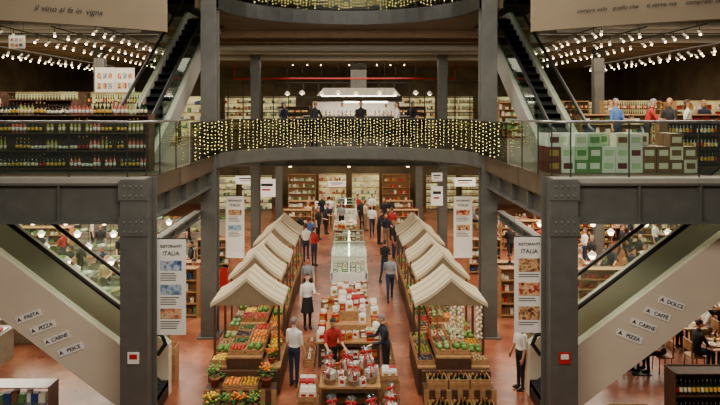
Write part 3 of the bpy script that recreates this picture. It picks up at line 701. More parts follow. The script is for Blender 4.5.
for i in range(9):
    for j in range(15):
        x=-.78+i*.195; y=15.62+j*.2
        if abs(x)<.2 and 16.4<y<17.8: lvl=1.282
        elif abs(x)<.46 and 16.1<y<18.1: lvl=1.002
        else: lvl=.722
        if lvl==1.002 and abs(x)<.32: continue
        if lvl==.722 and abs(x)<.6 and 15.9<y<18.3: continue
        if random.random()<.15: continue
        goods(pick(REDW),x,y,lvl,R(-.5,.5),R(.75,1.25),'gift packages on the long table')
for x in(-.72,-.54,-.36,-.18,.0,.18,.36,.54,.72): goods(pick(REDW),x,15.64,.242,0,1,'gift packages under the long table')
for x,y,k in((-.02,15.12,3),(.38,15.16,0)): place(BK[k],(x,y,0.001),R(-.6,.6),1.1,group='cellophane gift baskets')
for sx in(-1,1):
    for i,y in enumerate((15.75,16.25,16.8,17.4,18.0)):
        if (sx<0 and i in(3,4)): continue
        place(winecr,(sx*1.12,y,.001),pi/2,(.9,.9,1),group='wooden wine crates')
        for q in range(3): place(pick([bagr,bagw,bagp]),(sx*1.12,y-.12+q*.12,.016),pi/2,.9,group='bags in crates beside the gift table')
table('display_table','low wooden table of cellophane wrapped gift baskets',-.7,.75,13.2,14.15,.62)
for x,y,k in((-.45,13.42,1),(.1,13.36,3),(.52,13.5,1),(-.5,13.9,3),(-.05,13.88,0),(.42,13.94,1)): place(BK[k],(x,y,.622),R(-.6,.6),R(.8,1.2),group='cellophane gift baskets')
for x,y in((-.15,13.3),(.32,13.28),(-.2,13.62),(.2,13.7),(.65,13.9),(-.3,14.05),(.18,14.05)): goods(pick([bagr,bagw,GOOD[0],GOOD[1]]),x,y,.622,R(-.5,.5),.9,'gift packages between the baskets')
for i,(x,y,k) in enumerate(((-.4,12.85,3),(.05,12.8,1),(.5,12.85,0),(.95,12.95,1),(1.0,13.45,3))): place(BK[k],(x,y,.001),R(-.6,.6),R(1.0,1.15),group='cellophane gift baskets')
for x,y,z in((-.95,12.95,0),(-.95,12.95,.25),(-1.0,13.45,0),(-1.0,13.45,.25),(-1.0,13.95,0),(1.0,13.95,0),(1.0,13.95,.25)): 
    place(winecr,(x,y,z+.001),R(-.05,.05),group='wooden wine crates')
for x,y,z in((-.95,12.95,.5),(-1.0,13.45,.5),(-1.0,13.95,.25),(1.0,13.95,.5)):
    place(crate,(x,y,z+.002),0,group='produce crates by the gift baskets')
    for i in range(2):
        for j in range(2): place(pick([bagr,bagw,bagp]),(x-.09+i*.18,y-.09+j*.18,z+.016),0,.9,group='bags in a crate by the gift baskets')
occupy(0,13.3,0,2.6,2.0); occupy(0,17,0,2.5,3)
glt=glassmat('pale_glass_top',(.88,.95,.9),.14)
def chill(x,y0,L,w,h,n):
    b=G().box(-w/2,w/2,0,L,.08,h-.22).box(-w/2-.03,-w/2+.05,0,L,h-.22,h).box(w/2-.05,w/2+.03,0,L,h-.22,h).box(-w/2,w/2,0,.06,h-.22,h).box(-w/2,w/2,L-.06,L,h-.22,h).box(-.04,.04,.06,L-.06,h-.22,h-.02)
    parts=[('case_body',b.mesh('c',white)),('plinth',G().box(-w/2+.05,w/2-.05,.05,L-.05,0,.08).mesh('c',steel_d))]
    for s in(-1,1): parts.append(('glass_guard',G().box(*sorted((s*w/2,s*(w/2-.01))),0,L,h,h+.3).mesh('g',glass)))
    for yy in (0.03,L/2,L-.03):
        for s in(-1,1): parts.append(('upright',G().box(s*(w/2-.03)-.02,s*(w/2-.03)+.02,yy-.02,yy+.02,h,1.6).mesh('u',white)))
        parts.append(('crossbar',G().box(-w/2,w/2,yy-.02,yy+.02,1.58,1.61).mesh('u',white)))
    parts.append(('glass_top',G().box(-w/2,w/2,0,L,1.612,1.622).mesh('t',glt)))
    parts.append(('shelf_light',G().box(-.03,.03,.1,L-.1,1.55,1.575).mesh('t',lampc)))
    for i in range(n): parts.append(('divider',G().box(-w/2+.05,w/2-.05,L*(i+1)/(n+1)-.01,L*(i+1)/(n+1)+.01,h-.2,h-.03).mesh('d',lgray)))
    place(Proto('refrigerated_case','long white open refrigerated case with glass guards','fridge',parts),(x,y0,0),group='white refrigerated cases in the aisle'); occupy(x,y0+L/2,0,w,L)
    for i in range(int(L/.2)):
        for j in (-1,1):
            for q in (.16,.36,.54):
                if q>w/2-.1 or random.random()<.15: continue
                goods(pick([GOOD[3],GOOD[7],GOOD[1],GOOD[1],GOOD[3],GOOD[2]]),x+j*q,y0+.16+i*.2*(L-.3)/L,h-.218,R(-.2,.2),R(.8,1.0),'chilled packs in the white cases')
chill(0,21.2,2.1,1.35,.95,3); chill(0,23.5,2.2,1.35,.95,3); chill(-.2,32.6,2.2,1.3,.95,3)
# small tables with stacks before and behind the case
for cx,y0,y1 in((-.0,19.2,20.5),(-.1,27.0,28.2),(-.2,29.6,31.0)):
    table('display_table','small wooden table with stacked groceries',cx-.65,cx+.65,y0,y1,.75)
    for i in range(6):
        for j in range(int((y1-y0)/.22)):
            if random.random()<.2: continue
            goods(pick([GOOD[1],GOOD[4],GOOD[5],bagp,bagw,GOOD[7],GOOD[2]]),cx-.52+i*.21,y0+.14+j*.22,.752,R(-.4,.4),R(.8,1.3),'groceries on the small tables')
# ------------------------------------------------------------------ racks
farB=G()
bsimple=lambda x,y,z:farB.lathe([(.037,0),(.038,.06),(.038,.16),(.014,.24),(.014,.31),(0,.31)],6,(x,y,z),mis=[random.choice((0,0,1)),random.choice((2,4,2,4,5)),0,0,random.choice((2,3,0))])
def rack(x,y,z,w,h,rz,what,n=5,wm=None,back=True,dep=.4,ind=False,lab=None,light=False):
    wm=wm or wood_d; parts=[]
    for a in(-1,1): parts.append(('side_panel',G().box(*sorted((a*w/2,a*(w/2-.03))),-dep/2,dep/2,0,h).mesh('s',wm)))
    zs=[.08+(h-.1)*i/n for i in range(n+1)]
    for q in zs: parts.append(('shelf_board',G().box(-w/2+.03,w/2-.03,-dep/2,dep/2,q-.02,q).mesh('s',wm)))
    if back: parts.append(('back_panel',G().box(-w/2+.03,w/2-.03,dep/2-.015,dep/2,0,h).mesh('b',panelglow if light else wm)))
    place(Proto('shelf_rack',lab or f'dark wooden shelf rack filled with {what}','shelf',parts),(x,y,z),rz); occupy(x,y,z,w,dep,rz)
    M=Matrix.Translation((x,y,z))@Matrix.Rotation(rz,4,'Z')
    pal=random.choice([[0,1,4,5,7],[1,2,3,7],[4,5,7,0],[1,4,6,7,2]])
    for q in zs[:-1] if not ind=='top' else zs:
        u=-w/2+.1; run=0
        while u<w/2-.08:
            if what=='bottles':
                if ind:
                    if run<=0: kind_=pick(BOT); run=random.randint(2,6)
                    run-=1; p=M@Vector((u,-dep/2+.07,q+.002))
                    if random.random()>.08: place(kind_,p,R(0,6),R(.9,1.0),group='wine bottles on the front shelves')
                else:
                    p=M@Vector((u,-dep/2+.09,q)); 
                    if random.random()>.08: bsimple(*p)
                u+=.092
            else:
                p=M@Vector((u,0,q)); s=R(.09,.17); hh=R(.1,max(.12,min(.26,(h/n)-.05))); 
                if random.random()>.12: farP.box(p.x-s/2,p.x+s/2,p.y-s/2,p.y+s/2,p.z,p.z+hh,random.choice(pal))
                u+=s+.03
rack(-6.55,13.35,ZF,3.7,1.35,0,'bottles',3,ind='top',lab='low dark rack of wine bottles behind the glass balustrade')
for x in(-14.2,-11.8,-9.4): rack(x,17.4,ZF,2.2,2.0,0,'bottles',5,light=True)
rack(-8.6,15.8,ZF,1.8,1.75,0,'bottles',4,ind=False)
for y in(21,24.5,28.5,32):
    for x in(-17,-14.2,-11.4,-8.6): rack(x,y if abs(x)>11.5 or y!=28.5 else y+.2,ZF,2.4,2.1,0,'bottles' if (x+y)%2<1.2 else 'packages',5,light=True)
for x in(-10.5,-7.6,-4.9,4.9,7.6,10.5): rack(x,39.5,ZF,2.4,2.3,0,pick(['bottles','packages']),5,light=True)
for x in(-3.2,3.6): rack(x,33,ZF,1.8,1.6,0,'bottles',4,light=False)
for y in(23.5,28.6,32.5):
    for x in(8.8,11.8,14.8,17.4): rack(x,y,ZF,2.4,1.8,0,pick(['bottles','packages','packages']),5,light=x>10,wm=wood)
def bigbox(w,d,h,m1,m2,lab): return single('gift_carton',lab,'box',boxm(w,d,h,m1,m2).mesh('bb',m1,m2))
wine_red=mat('burgundy_card',(104,36,34),.5)
BB=[bigbox(.3,.3,.3,green,white,'green cake carton with white label'),bigbox(.3,.3,.3,paleg,green,'pale green cake carton with green label'),bigbox(.3,.3,.3,white,paleg,'white cake carton with green label'),bigbox(.3,.3,.3,wine_red,gold,'burgundy cake carton with gold label'),bigbox(.3,.3,.3,brown,cream,'brown cardboard carton with cream label'),bigbox(.3,.3,.3,cream,brown,'cream cardboard carton with brown label'),bigbox(.3,.3,.3,white,wine_red,'white cake carton with burgundy label')]
cols=[[3,3,6],[6,2,2],[0,1,2],[0,0,1],[2,2,1],[6,2,5],[2,6,2],[4,4,5],[4,4],[4,5,4],[5,4]]
for i,cc_ in enumerate(cols):
    x=4.75+i*.315
    for r_ in range(2):
        for h,k in enumerate(cc_ if r_ else cc_[:2+(i%3!=1)]): place(BB[k],(x,13.1+r_*.34,ZF+.002+h*.302),R(-.06,.06),group='stacked gift cartons behind the balustrade')
rack(8.9,14.6,ZF,1.4,1.2,0,'bottles',3)
rack(-10.2,14.6,ZF,1.5,1.4,0,'bottles',3)
for i in range(3): rack(8.6+i*2.6,18.2,ZF,2.3,1.3,0,'packages',4,wm=wood,light=False)
for i in range(4): place(BB[[2,5,4,1][i]],(7.2+i*.42,16,ZF+.002),0,1.3,group='large cartons on the gallery')
for i,(px,py,d,w,h) in enumerate(((105,80,21.2,.75,.95),(125,80,21.9,.75,.95),(17,42,17.5,.5,.4))):
    root=put('hanging_picture_board',None,(Wx(px,d),d,Wz(py,d)),label='white hanging board with small printed pictures',category='sign')
    put('board',G().box(-w/2,w/2,-.01,.01,-h/2,h/2).mesh('b',white),parent=root)
    for a in range(3):
        for b_ in range(2): put('printed_picture',G().box(-w*.38+a*w*.27,-w*.38+a*w*.27+w*.2,-.016,-.011,-h*.35+b_*h*.4,-h*.12+b_*h*.4).mesh('p',PH[(a+b_)%5]),parent=root)
    for s in(-1,1): put('suspension_wire',G().cyl((s*w*.4,0,h/2),(s*w*.4,0,Z3-Wz(py,d)),.006,n=4).mesh('w',steel_d),parent=root)
counter=Proto('food_counter','pale service counter with glass screen and trays of food','counter',[('counter_base',G().box(-1.3,1.3,-.4,.4,0,.85).mesh('c',mat('counter_tile',(150,142,126),.5))),('worktop',G().box(-1.35,1.35,-.45,.45,.85,.9).mesh('c',lgray)),('glass_screen',G().box(-1.3,1.3,-.44,-.43,.9,1.3).box(-1.3,1.3,-.44,.0,1.3,1.31).mesh('c',glass))])
def trayp(lab,mm): return Proto('food_tray',lab,'tray',[('tray',G().box(-.2,.2,-.3,.3,0,.03,0).mesh('t',chrome)),('food',G().sph((0,0,.05),(.17,.26,.08),12,6,0,None,lambda t,p:1-.1*abs(math.sin(t*6))).mesh('t',mm))])
TR=[trayp('steel tray heaped with prepared food',mat('food_mix',(190,120,64),.6,var=.5,scale=20)),trayp('steel tray of green salad',mat('salad_mix',(110,140,60),.6,var=.5,scale=20)),trayp('steel tray of fresh pasta',mat('pasta_mix',(220,190,120),.6,var=.2,scale=20)),trayp('steel tray of sliced meat',mat('meat_mix',(160,60,50),.5,var=.4,scale=20)),trayp('white tray of mozzarella',mat('mozzarella_mix',(232,228,216),.5,var=.1,scale=20))]
pend=Proto('pendant_lamp','small dark pendant lamp with glowing bulb','lamp',[('cord',G().cyl((0,0,0),(0,0,-1.5),.008,n=4).mesh('c',black)),('shade',G().lathe([(.03,-1.5),(.17,-1.68)],14).mesh('s',steel_d)),('bulb',G().sph((0,0,-1.68),.075).mesh('b',lampw))])
pendf=Proto('pendant_lamp','round glowing white pendant lamp','lamp',[('cord',G().cyl((0,0,0),(0,0,-1.1),.008,n=4).mesh('c',black)),('shade',G().sph((0,0,-1.2),(.1,.1,.08),12,8).mesh('s',lampw))])
pendl=Proto('pendant_lamp','low hanging white pendant lamp with glowing bulb','lamp',[('cord',G().cyl((0,0,0),(0,0,-2.7),.008,n=4).mesh('c',black)),('shade',G().lathe([(.03,-2.7),(.15,-2.82)],14).mesh('s',white)),('bulb',G().sph((0,0,-2.87),.1).mesh('b',lampw))])
for y in(15.8,17.5,19.3,21.3,23.5,25.5,28.8,32):
    for x in(-16.6,-13.8,-11.0,-8.2):
        if y in(15.8,) and x>-10: continue
        if y in(19.3,25.5) and x<-13:
            rack(x,y,0,2.4,1.8,0,pick(['bottles','packages']),5,wm=wood); continue
        place(counter,(x,y,0),group='food counters in the side hall'); occupy(x,y,0,2.7,.9)
        for i in range(6): place(TR[(i*3+int(-x*3+y))%5],(x-1.08+i*.43,y-.08,.902),group='food trays on the counters')
        for o_ in(-.8,.6): place(pendl if y<24 else pend,(x+o_+R(-.2,.2),y,5.25),group='pendant lamps over the counters')
ct=Proto('cafe_table','square wooden cafe table on a dark pedestal','table',[('tabletop',G().box(-.4,.4,-.4,.4,.72,.75).mesh('t',mat('table_wood',(176,138,96),.5))),('pedestal',G().cyl((0,0,.02),(0,0,.72),.035).mesh('p',steel_d)),('foot',G().box(-.25,.25,-.25,.25,0,.02).mesh('f',steel_d))])
chp_=[('seat',G().box(-.2,.2,-.2,.2,.43,.46).mesh('s',wood)),('backrest',G().box(-.2,.2,.17,.2,.6,.88).box(-.2,-.17,.17,.2,.46,.6).box(.17,.2,.17,.2,.46,.6).mesh('b',wood))]
for i in(-1,1):
    for j in(-1,1): chp_.append(('leg',G().cyl((i*.18,j*.18,0),(i*.16,j*.16,.43),.015,n=6).mesh('l',wood_d)))
chair=Proto('dining_chair','wooden cafe chair with plain backrest','chair',chp_)
plate=single('plate','white dinner plate with pasta','plate',G().lathe([(0,.005),(.07,.005),(.12,.02)],14).lathe([(0,.02),(.04,.02),(.06,.008)],8,mis=[1,1]).mesh('p',white,gold))
gls=single('drinking_glass','clear stemmed drinking glass','glass',G().lathe([(.03,0),(.005,.01),(.005,.08),(.035,.12),(.03,.18)],10).mesh('g',cello))
random.seed(5)
tk=[k for k in tops]+['black','navy','white','gray']
for ri,y in enumerate((15.3,16.75,18.2,20.0,21.6,23.2,28.5,30.6,33.0)):
    if ri in(3,6):
        for x in(9.0,12.0,15.2): rack(x,y,0,2.6,1.5,0,pick(['bottles','packages']),4,wm=wood)
        continue
    for x in(7.9,10.1,12.3,14.5,16.8):
        if abs(x-12)<.9 and abs(y-27)<1.2: continue
        place(ct,(x,y,0),group='cafe tables in the side hall'); occupy(x,y,0,1.6,.9)
        for sx in(-1,1):
            place(chair,(x+sx*.66,y,0),(-pi/2 if sx>0 else pi/2),group='cafe chairs in the side hall')
            place(plate,(x+sx*.2,y,.752),group='plates on the cafe tables'); place(gls,(x+sx*.18,y+.22,.752),group='glasses on the cafe tables')
            if random.random()<(.95 if ri<3 else .6): person(x+sx*.63,y,0,'sit',-sx*pi/2,pick(tk),pick(list(bots)),random.randrange(4),random.randrange(3),random.random()<.4,where='in the dining area')
        place(BOT[int(x+y)%8],(x,y+.15,.752),0,group='bottles on the cafe tables')
        if ri in(0,2,4,5,7): place(pendl if ri<6 else pendf,(x,y,5.25),group='pendant lamps over the cafe tables')
for x in(-3.4,-1.2,1.2,3.4): rack(x,40.6,0,2.0,2.4,0,'packages',5,light=abs(x)<2,wm=wood)
for x in(-9,-6.5,6.5,9): rack(x,39.5,0,2.2,2.4,0,pick(['bottles','packages']),5,light=True)
for x in(-2.9,3.1):
    for y in(31.5,34.5): rack(x,y,0,1.6,1.5,0,'packages',4,wm=wood)
for x in(-3.2,0,3.2):
    for y in(30.5,34,38): place(pendf,(x,y,5.25),group='round pendant lamps over the rear hall')
sgn=mat('sign_white_lit',(240,236,226),em=.35,var=.02)
for px,py,d,w,h in((267,188,30,.9,.95),(337,184,38,1.2,.4),(437,196,26.4,.55,.9),(437,177,26.4,.5,.4),(320,205,36.5,.8,.5),(465,182,32,1.2,.5),(247,180,34,1.4,.5)):
    root=put('hanging_sign',None,(Wx(px,d),d,Wz(py,d)),label='white hanging department sign with dark marks',category='sign')
    put('sign_board',G().box(-w/2,w/2,0,.03,-h/2,h/2).mesh('s',sgn),parent=root)
    put('sign_mark',G().box(-w*.35,w*.35,-.006,-.001,h*.1,h*.25).mesh('s',steel_d),parent=root); put('sign_mark',G().box(-w*.3,w*.2,-.006,-.001,-h*.15,-h*.05).mesh('s',red),parent=root)
    for s in(-1,1): put('suspension_wire',G().cyl((s*w*.4,.015,h/2),(s*w*.4,.015,5.25-Wz(py,d)),.006,n=4).mesh('w',steel_d),parent=root)
for sx in(-1,1):
    rack(sx*5.7,15.6,0,1.5,1.1,0,'packages',3,wm=wood,lab='low light wood shelf with boxed groceries')
    rack(sx*5.9,19.4,0,1.4,1.7,0,'packages',4,wm=wood)
    rack(sx*5.9,24.5,0,1.4,1.5,0,'packages',4,wm=wood)
    rack(sx*5.9,22.0,0,1.4,1.2,0,'packages',3,wm=wood)
rack(7.7,12.15,0,1.5,1.55,0,'bottles',3,lab='dark rack of wine bottles under the escalator')
rack(6.2,12.3,0,.9,.6,0,'packages',2,wm=wood)
rack(-7.2,12.15,0,1.6,1.25,0,'packages',3,wm=chrome,lab='chrome wire rack with groceries under the escalator',back=False)
for x in(-5.9,-5.35): wine_crate(x,12.3,.001)
rcr=single('plastic_crate','red plastic stacking crate','crate',G().box(-.25,.25,-.18,.18,0,.02).box(-.25,-.23,-.18,.18,.02,.2).box(.23,.25,-.18,.18,.02,.2).box(-.23,.23,-.18,-.16,.02,.2).box(-.23,.23,.16,.18,.02,.2).mesh('r',red))
for i in range(7): place(rcr,(-5.35,20.8,.002+i*.202),R(-.05,.05),group='stack of red plastic crates')
for i in range(6): place(rcr,(-4.75,20.8,.002+i*.202),R(-.05,.05),group='stack of red plastic crates')
occupy(-5.1,20.8,0,1.2,.4)
for i in range(2):
    for k in range(4): place(winecr,(-5.3+i*.55,14.7,.002+k*.25),R(-.03,.03),group='stacked wooden crates')
# ------------------------------------------------------------------ ceiling track lights
tl=Proto('track_spotlight','track spotlight with glowing lens','spotlight',[('stem',G().cyl((0,0,-.002),(0,0,-.15),.012,n=5).mesh('s',steel_d)),('lamp_head',G().cyl((0,.06,-.12),(0,-.08,-.26),.035,.042,8).mesh('h',lgray)),('lens',G().sph((0,-.082,-.262),(.038,.038,.038),8,6).mesh('l',lampw))])
for sx in(-1,1):
    for x,ya,yb in((7.8,16.9,34),(9.3,17.5,34),(10.8,16.9,34),(12.6,16.9,30),(15.4,17,34)):
        z=9.72 if x!=12.6 else 9.4
        root=put('lighting_track',None,(sx*x,ya,z),label='long dark ceiling lighting track',category='lighting track')
        put('rail',G().box(-.02,.02,0,yb-ya,0,.04).mesh('t',steel_d),parent=root)
        for yy in(.5,yb-ya-.5): put('hanger',G().cyl((0,yy,.04),(0,yy,Z3-z-.02 if yy<1 else Z3-z-.32),.008,n=4).mesh('t',steel_d),parent=root)
        n=int((yb-ya)/.7)
        for i in range(n): place(tl,(sx*x,ya+.3+i*.7+R(-.15,.15),z),R(-.6,.6),group='track spotlights along the gallery ceiling')
for x in(-3.4,-2.5,-1.7,0,1.7,2.5,3.4):
    for y in(24.6,29.4,34.2): place(tl,(x,y,Z3-.3),R(-.6,.6),group='track spotlights along the gallery ceiling')
root=put('linear_pendant_lamp',None,(.9,30,7.5),label='long glowing white pendant over the bar',category='lamp')
put('lamp_body',G().box(-1.2,1.2,-.3,.3,0,.06).mesh('p',white),parent=root); put('diffuser',G().box(-1.15,1.15,-.31,.27,-.02,.05).mesh('d',lampc),parent=root)
for s in(-1,1): put('wire',G().cyl((s,0,.06),(s,0,2.6),.008,n=4).mesh('w',steel_d),parent=root)
pendk=Proto('pendant_lamp','white dome pendant over the bar','lamp',[('cord',G().cyl((0,0,0),(0,0,-1.9),.008,n=4).mesh('c',black)),('shade',G().lathe([(.03,-1.9),(.14,-2.0),(.17,-2.1)],14).mesh('s',white)),('bulb',G().sph((0,0,-2.08),.07).mesh('b',lampw))])
for i in range(9): place(pendk,(-3.6+i*1.0+(.3 if i>4 else 0),31.0 if i%2 else 32.6,Z3-.3),group='bar pendant lamps')
hood=G().add([(-2.6,-.6,0),(2.6,-.6,0),(2.6,.6,0),(-2.6,.6,0),(-2.2,-.3,.5),(2.2,-.3,.5),(2.2,.5,.5),(-2.2,.5,.5)],[(0,3,2,1),(4,5,6,7),(0,1,5,4),(1,2,6,5),(2,3,7,6),(3,0,4,7)])
root=put('extractor_hood',None,(0.6,35.2,7.95),label='long pale extractor hood over the kitchen',category='hood')
put('hood_body',hood.mesh('h',lgray),parent=root); put('hood_light',G().box(-2.3,2.3,-.62,-.55,-.04,.02).mesh('h',lampc),parent=root); put('duct_stub',G().box(-.5,.5,-.1,.3,.5,2.1).mesh('h',steel),parent=root)
root=put('kitchen_counter',None,(0.6,35.2,ZF),label='long white kitchen counter with backsplash on the gallery',category='counter')
put('counter_base',G().box(-2.6,2.6,-.4,.4,0,.9).mesh('k',lgray),parent=root); put('worktop',G().box(-2.65,2.65,-.45,.45,.9,.94).mesh('k',chrome),parent=root); put('backsplash',G().box(-2.9,2.9,.5,.55,.0,1.9).mesh('k',mat('white_tile',(200,192,176),.3,var=.1)),parent=root); occupy(.6,35.2,ZF,5.3,1.1)
barp=Proto('bar_counter','long dark bar counter with pale top on the gallery','counter',[('counter_base',G().box(-3,3,-.35,.35,0,1.05).mesh('b',mat('bar_front_dark',(50,36,26),.6))),('worktop',G().box(-3.05,3.05,-.4,.4,1.05,1.1).mesh('w',lgray))])
place(barp,(.6,30,ZF)); occupy(.6,30,ZF,6,.8)
for i in range(24): place(BOT[i%8],(-1.9+i*.22,30.1,ZF+1.102),group='bottles on the bar counter')
root=put('sprinkler_pipe',None,(0,34.3,9.0),label='red sprinkler pipe under the ceiling',category='pipe')
put('pipe_run',G().cyl((-7,0,0),(6.5,0,0),.05,n=8).mesh('p',red),parent=root)
for x in(-7,6.5): put('drop_pipe',G().cyl((x,-.05,0),(x,-.05,Z3-.3-9.0),.03).mesh('p',red),parent=root)
def duct(x0,x1,y,z,r=.12):
    root=put('ventilation_duct',None,(0,y,z),label='round metal ventilation duct under the ceiling',category='duct')
    put('duct_run',G().cyl((x0,0,0),(x1,0,0),r,n=12).mesh('d',lgray),parent=root)
    for x in(x0+1,x1-1): put('hanger',G().cyl((x,0,r),(x,0,Z3-z),.01,n=5).mesh('d',steel),parent=root)
for y in(23.8,25.4,28.6): duct(-9,9,y,9.75)
for sx in(-1,1):
    for y in(18.3,19.3,22.2): duct(*sorted((sx*7.2,sx*19)),y,9.95,.16)
# ------------------------------------------------------------------ people placement
def pp(px,fy,pose,rz,*a,dx=0,**k):
    d=4032/(fy-108); person(Wx(px,d)+dx,d,0,pose,rz,*a,**k)
occ_save=occ[0]; occ[0]=[]
person(-1.42,14.5,0,'stand',pi*.85,'white','jeans',2,0,where='beside the stall')
person(-1.5,20.5,0,'walk',0,'gray','black',0,1,where='in the aisle')
person(-1.36,18.3,0,'woman',.4,'white','black',1,0,True,where='in the aisle')
person(-.46,14.6,0,'browse',pi*.1,'red','black',0,2,where='by gift tables')
person(.98,14.75,0,'browse',-pi/2+.2,'navy','black',2,0,sleeve=True,where='by gift tables')
person(4.4,14.35,0,'stand',-pi*.4,'white','black',0,1,where='beside the column')
occ[0]+=occ_save
person(6.0,20.9,0,'walk',.2,'black','jeans',0,1,sleeve=True)
for px,fy,po,rz,t,b_,h in((400,266,'far_walk',3,'black','jeans',0),(386,248,'far_stand',.3,'navy','khaki',1),(379,244,'far_browse',1,'black','black',0),(392,240,'far_stand',3,'red','black',1),(372,236,'far_walk',0,'white','jeans',3),
  (318,240,'far_stand',1,'black','black',0),(310,252,'far_walk',3.1,'blue','jeans',1),(345,232,'far_stand',0,'gray','black',2),(352,228,'far_walk',0,'black','black',0),(362,231,'far_stand',2,'beige','khaki',1),(335,226,'far_stand',3,'white','black',0),
  (207,272,'far_stand',1.2,'navy','black',0),(196,266,'far_walk',.4,'green','jeans',1),(178,258,'far_stand',2,'black','black',0),(186,285,'far_stand',-1,'black','jeans',0),(168,262,'far_walk',1,'red','black',0),(158,270,'far_browse',1,'black','jeans',1),
  (510,262,'far_walk',0,'black','black',0),(520,258,'far_stand',1,'blue','jeans',1),(532,268,'far_walk',-1,'beige','khaki',3),(492,256,'far_stand',0,'gray','black',2),(503,246,'far_stand',0,'white','black',0),(541,262,'far_stand',0,'red','jeans',0),
  (306,262,'far_stand',3,'white','jeans',0),(418,252,'far_stand',-1,'white','black',2),(408,246,'far_walk',1,'beige','jeans',1),(385,282,'far_walk',2.6,'black','jeans',1),(512,300,'far_stand',.3,'navy','jeans',0),(195,305,'far_browse',1,'black','black',0),
  (300,246,'far_walk',1,'black','jeans',0),(326,234,'far_browse',1,'navy','black',1),(402,236,'far_stand',1,'black','jeans',0),(358,222,'far_walk',1,'red','jeans',0),(384,228,'far_stand',0,'black','black',2),(215,258,'far_stand',0,'beige','jeans',0),(188,252,'far_walk',2,'black','black',1),
  (394,258,'far_stand',1,'black','jeans',3),(314,266,'far_stand',2.5,'red','jeans',1),(390,300,'far_walk',0,'gray','jeans',0),(322,224,'far_stand',0,'black','jeans',0),(342,220,'far_walk',0,'navy','black',0),(372,222,'far_stand',0,'white','black',1),(392,226,'far_walk',0,'black','jeans',0),(308,232,'far_stand',0,'beige','black',2)):
    pp(px,fy,po,rz,t,b_,h,random.randrange(3))
for px,fy,t,po in((20,262,'black','far_stand'),(42,270,'navy','far_walk'),(58,262,'white','far_browse'),(78,268,'red','far_stand'),(96,262,'black','far_walk'),(112,276,'black','far_stand'),(30,290,'gray','far_walk'),(66,292,'black','far_stand'),(100,250,'white','far_stand'),(120,300,'beige','far_stand'),
  (10,250,'black','far_walk'),(35,246,'navy','far_stand'),(50,252,'black','far_stand'),(70,246,'white','far_stand'),(85,284,'black','far_walk'),(105,290,'navy','far_browse'),(125,262,'black','far_stand'),(10,280,'beige','far_stand'),(92,300,'white','far_browse'),(56,280,'white','far_stand'),
  (600,256,'white','far_stand'),(622,262,'black','far_walk'),(640,276,'black','far_stand'),(655,258,'white','far_stand'),(680,262,'blue','far_walk'),(700,256,'black','far_stand'),(590,280,'black','far_walk'),(610,292,'navy','far_browse'),(712,280,'gray','far_stand'),(668,246,'beige','far_walk'),
  (585,268,'white','far_stand'),(604,300,'black','far_stand'),(630,252,'navy','far_stand'),(648,290,'white','far_walk'),(690,272,'black','far_stand'),(715,262,'red','far_stand')):
    d=4032/(fy-108); person(Wx(px,d),d,0,po,R(-2,2),t,pick(['black','jeans']),random.randrange(4),random.randrange(3))
for x,y,po,rz,t in((8.2,17.2,'far_stand',.4,'blue'),(9.0,16.9,'far_browse',1.2,'red'),(9.5,16.6,'far_stand',-1,'black'),(10.4,17.2,'far_walk',1,'white'),(11.6,16.8,'far_stand',0,'gray'),(7.6,20,'far_walk',2,'black'),(13,20.5,'far_stand',0,'navy'),(9.8,21,'far_stand',1,'beige'),
  (-9.5,15.3,'far_browse',0,'black'),(-11.2,19.4,'far_stand',0,'white'),(-8,19.2,'far_walk',1,'navy'),(-13,19.2,'far_stand',2,'red'),(.5,23.6,'far_stand',0,'black'),(1.9,22.3,'far_walk',-1.4,'white'),(3.0,26.4,'far_stand',2,'black'),(-2.9,25.2,'far_walk',1,'navy'),(-.4,31.2,'far_stand',0,'white'),(2.2,33.4,'far_browse',0,'white'),(3.2,28.4,'far_stand',3,'black'),(-3.4,28.8,'far_stand',3,'gray'),(-1.4,22.3,'far_browse',2.8,'black')):
    person(x,y,ZF,po,rz,t,pick(['black','jeans']),random.randrange(4),random.randrange(3),random.random()<.4,where='on the gallery')
for k in kinds:
    if stuffG[k[0]].f: put('heaped_'+k[0]+'s',stuffG[k[0]].mesh('st',k[1],k[2]),label=f"heaps of {k[0].replace('_',' ')} in the crates of the stalls",category='produce',kind='stuff')
put('shelved_bottles',farB.mesh('fb',bglass,bglass2,lab2,foil,lab1,red),label='rows of wine bottles on the shelves',category='bottles',kind='stuff')
put('shelved_packages',farP.mesh('fp',*farPm),label='rows of coloured food packages on the shelves',category='packages',kind='stuff')
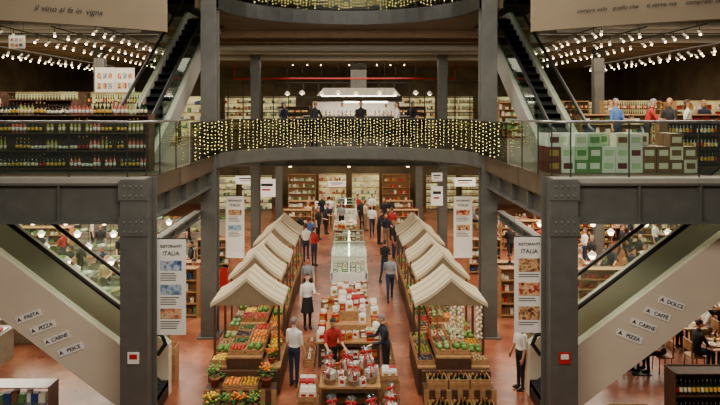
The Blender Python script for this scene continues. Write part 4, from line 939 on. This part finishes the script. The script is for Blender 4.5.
# ------------------------------------------------------------------ lights
def area(x,y,z,sx,sy,p,col=(1,.84,.64),rot=(0,0,0)):
    l=bpy.data.lights.new('area','AREA'); l.shape='RECTANGLE'; l.size=sx; l.size_y=sy; l.energy=p; l.color=col
    o=bpy.data.objects.new('ceiling_and_fill_light',l); C.objects.link(o); o.location=(x,y,z); o.rotation_euler=rot
area(0,15.5,14.5,5,5,1100,(1,.92,.8)); area(0,8,14.5,8,5,480,(1,.9,.76)); area(0,4,10.5,8,2,1000,(1,.9,.76),(math.radians(62),0,0))  # tilted one is an unseen lamp, added to brighten the lower escalator panels
for sx in(-1,1):
    area(sx*12,24,9.6,9,14,1350); area(sx*11.5,24,5.1,10,14,2700,(1,.86,.68)); area(sx*5.8,15.5,4.3,1.5,4,80); area(sx*8,15.4,9.0,4,1.2,260)  # last one is an added fill that lifts the dark front gallery bottles
    area(sx*12,24,8.2,9,14,170,(1,.8,.58),(pi,0,0))  # upward fill added to brighten the side ceilings, no fixture there
area(0,32,9.6,8,10,700); area(0,33,5.1,8,12,950,(1,.84,.64)); area(.6,34.3,7.9,4.5,.4,120,(1,.93,.84)); area(0,29,8.3,8,9,90,(1,.8,.58),(pi,0,0))  # last one faces up, an added fill for the rear ceiling
for sx in(-1,1):
    for y in rowsY:
        l=bpy.data.lights.new('bulb','POINT'); l.energy=28; l.color=(1,.84,.62); l.shadow_soft_size=.08
        o=bpy.data.objects.new('stall_bulb_light',l); C.objects.link(o); o.location=(sx*2.6,y,2.0)
    for y,e_ in((14.5,950),(18.5,950),(22.5,800)):
        l=bpy.data.lights.new('spot','SPOT'); l.energy=e_; l.color=(1,.93,.82); l.spot_size=math.radians(38); l.spot_blend=.6; l.shadow_soft_size=.15
        o=bpy.data.objects.new('added_contrast_spot',l); C.objects.link(o); o.location=(sx*3.2,y-1.5 if y<19 else 19,12.5)  # spots without fixtures, added for contrast over the stall rows
        dv=Vector((sx*2.3,y,1))-o.location; o.rotation_euler=dv.to_track_quat('-Z','Y').to_euler()
w=bpy.data.worlds.new('world'); SC.world=w; w.use_nodes=True; bg=w.node_tree.nodes['Background']; bg.inputs[0].default_value=(1,.88,.74,1); bg.inputs[1].default_value=.08
cam=bpy.data.cameras.new('cam'); cam.lens=28; cam.sensor_width=36; cam.shift_x=11/720; cam.shift_y=-94.5/720; cam.clip_end=200
co=bpy.data.objects.new('camera',cam); C.objects.link(co); co.location=(0,0,7.2); co.rotation_euler=(pi/2,0,0); SC.camera=co
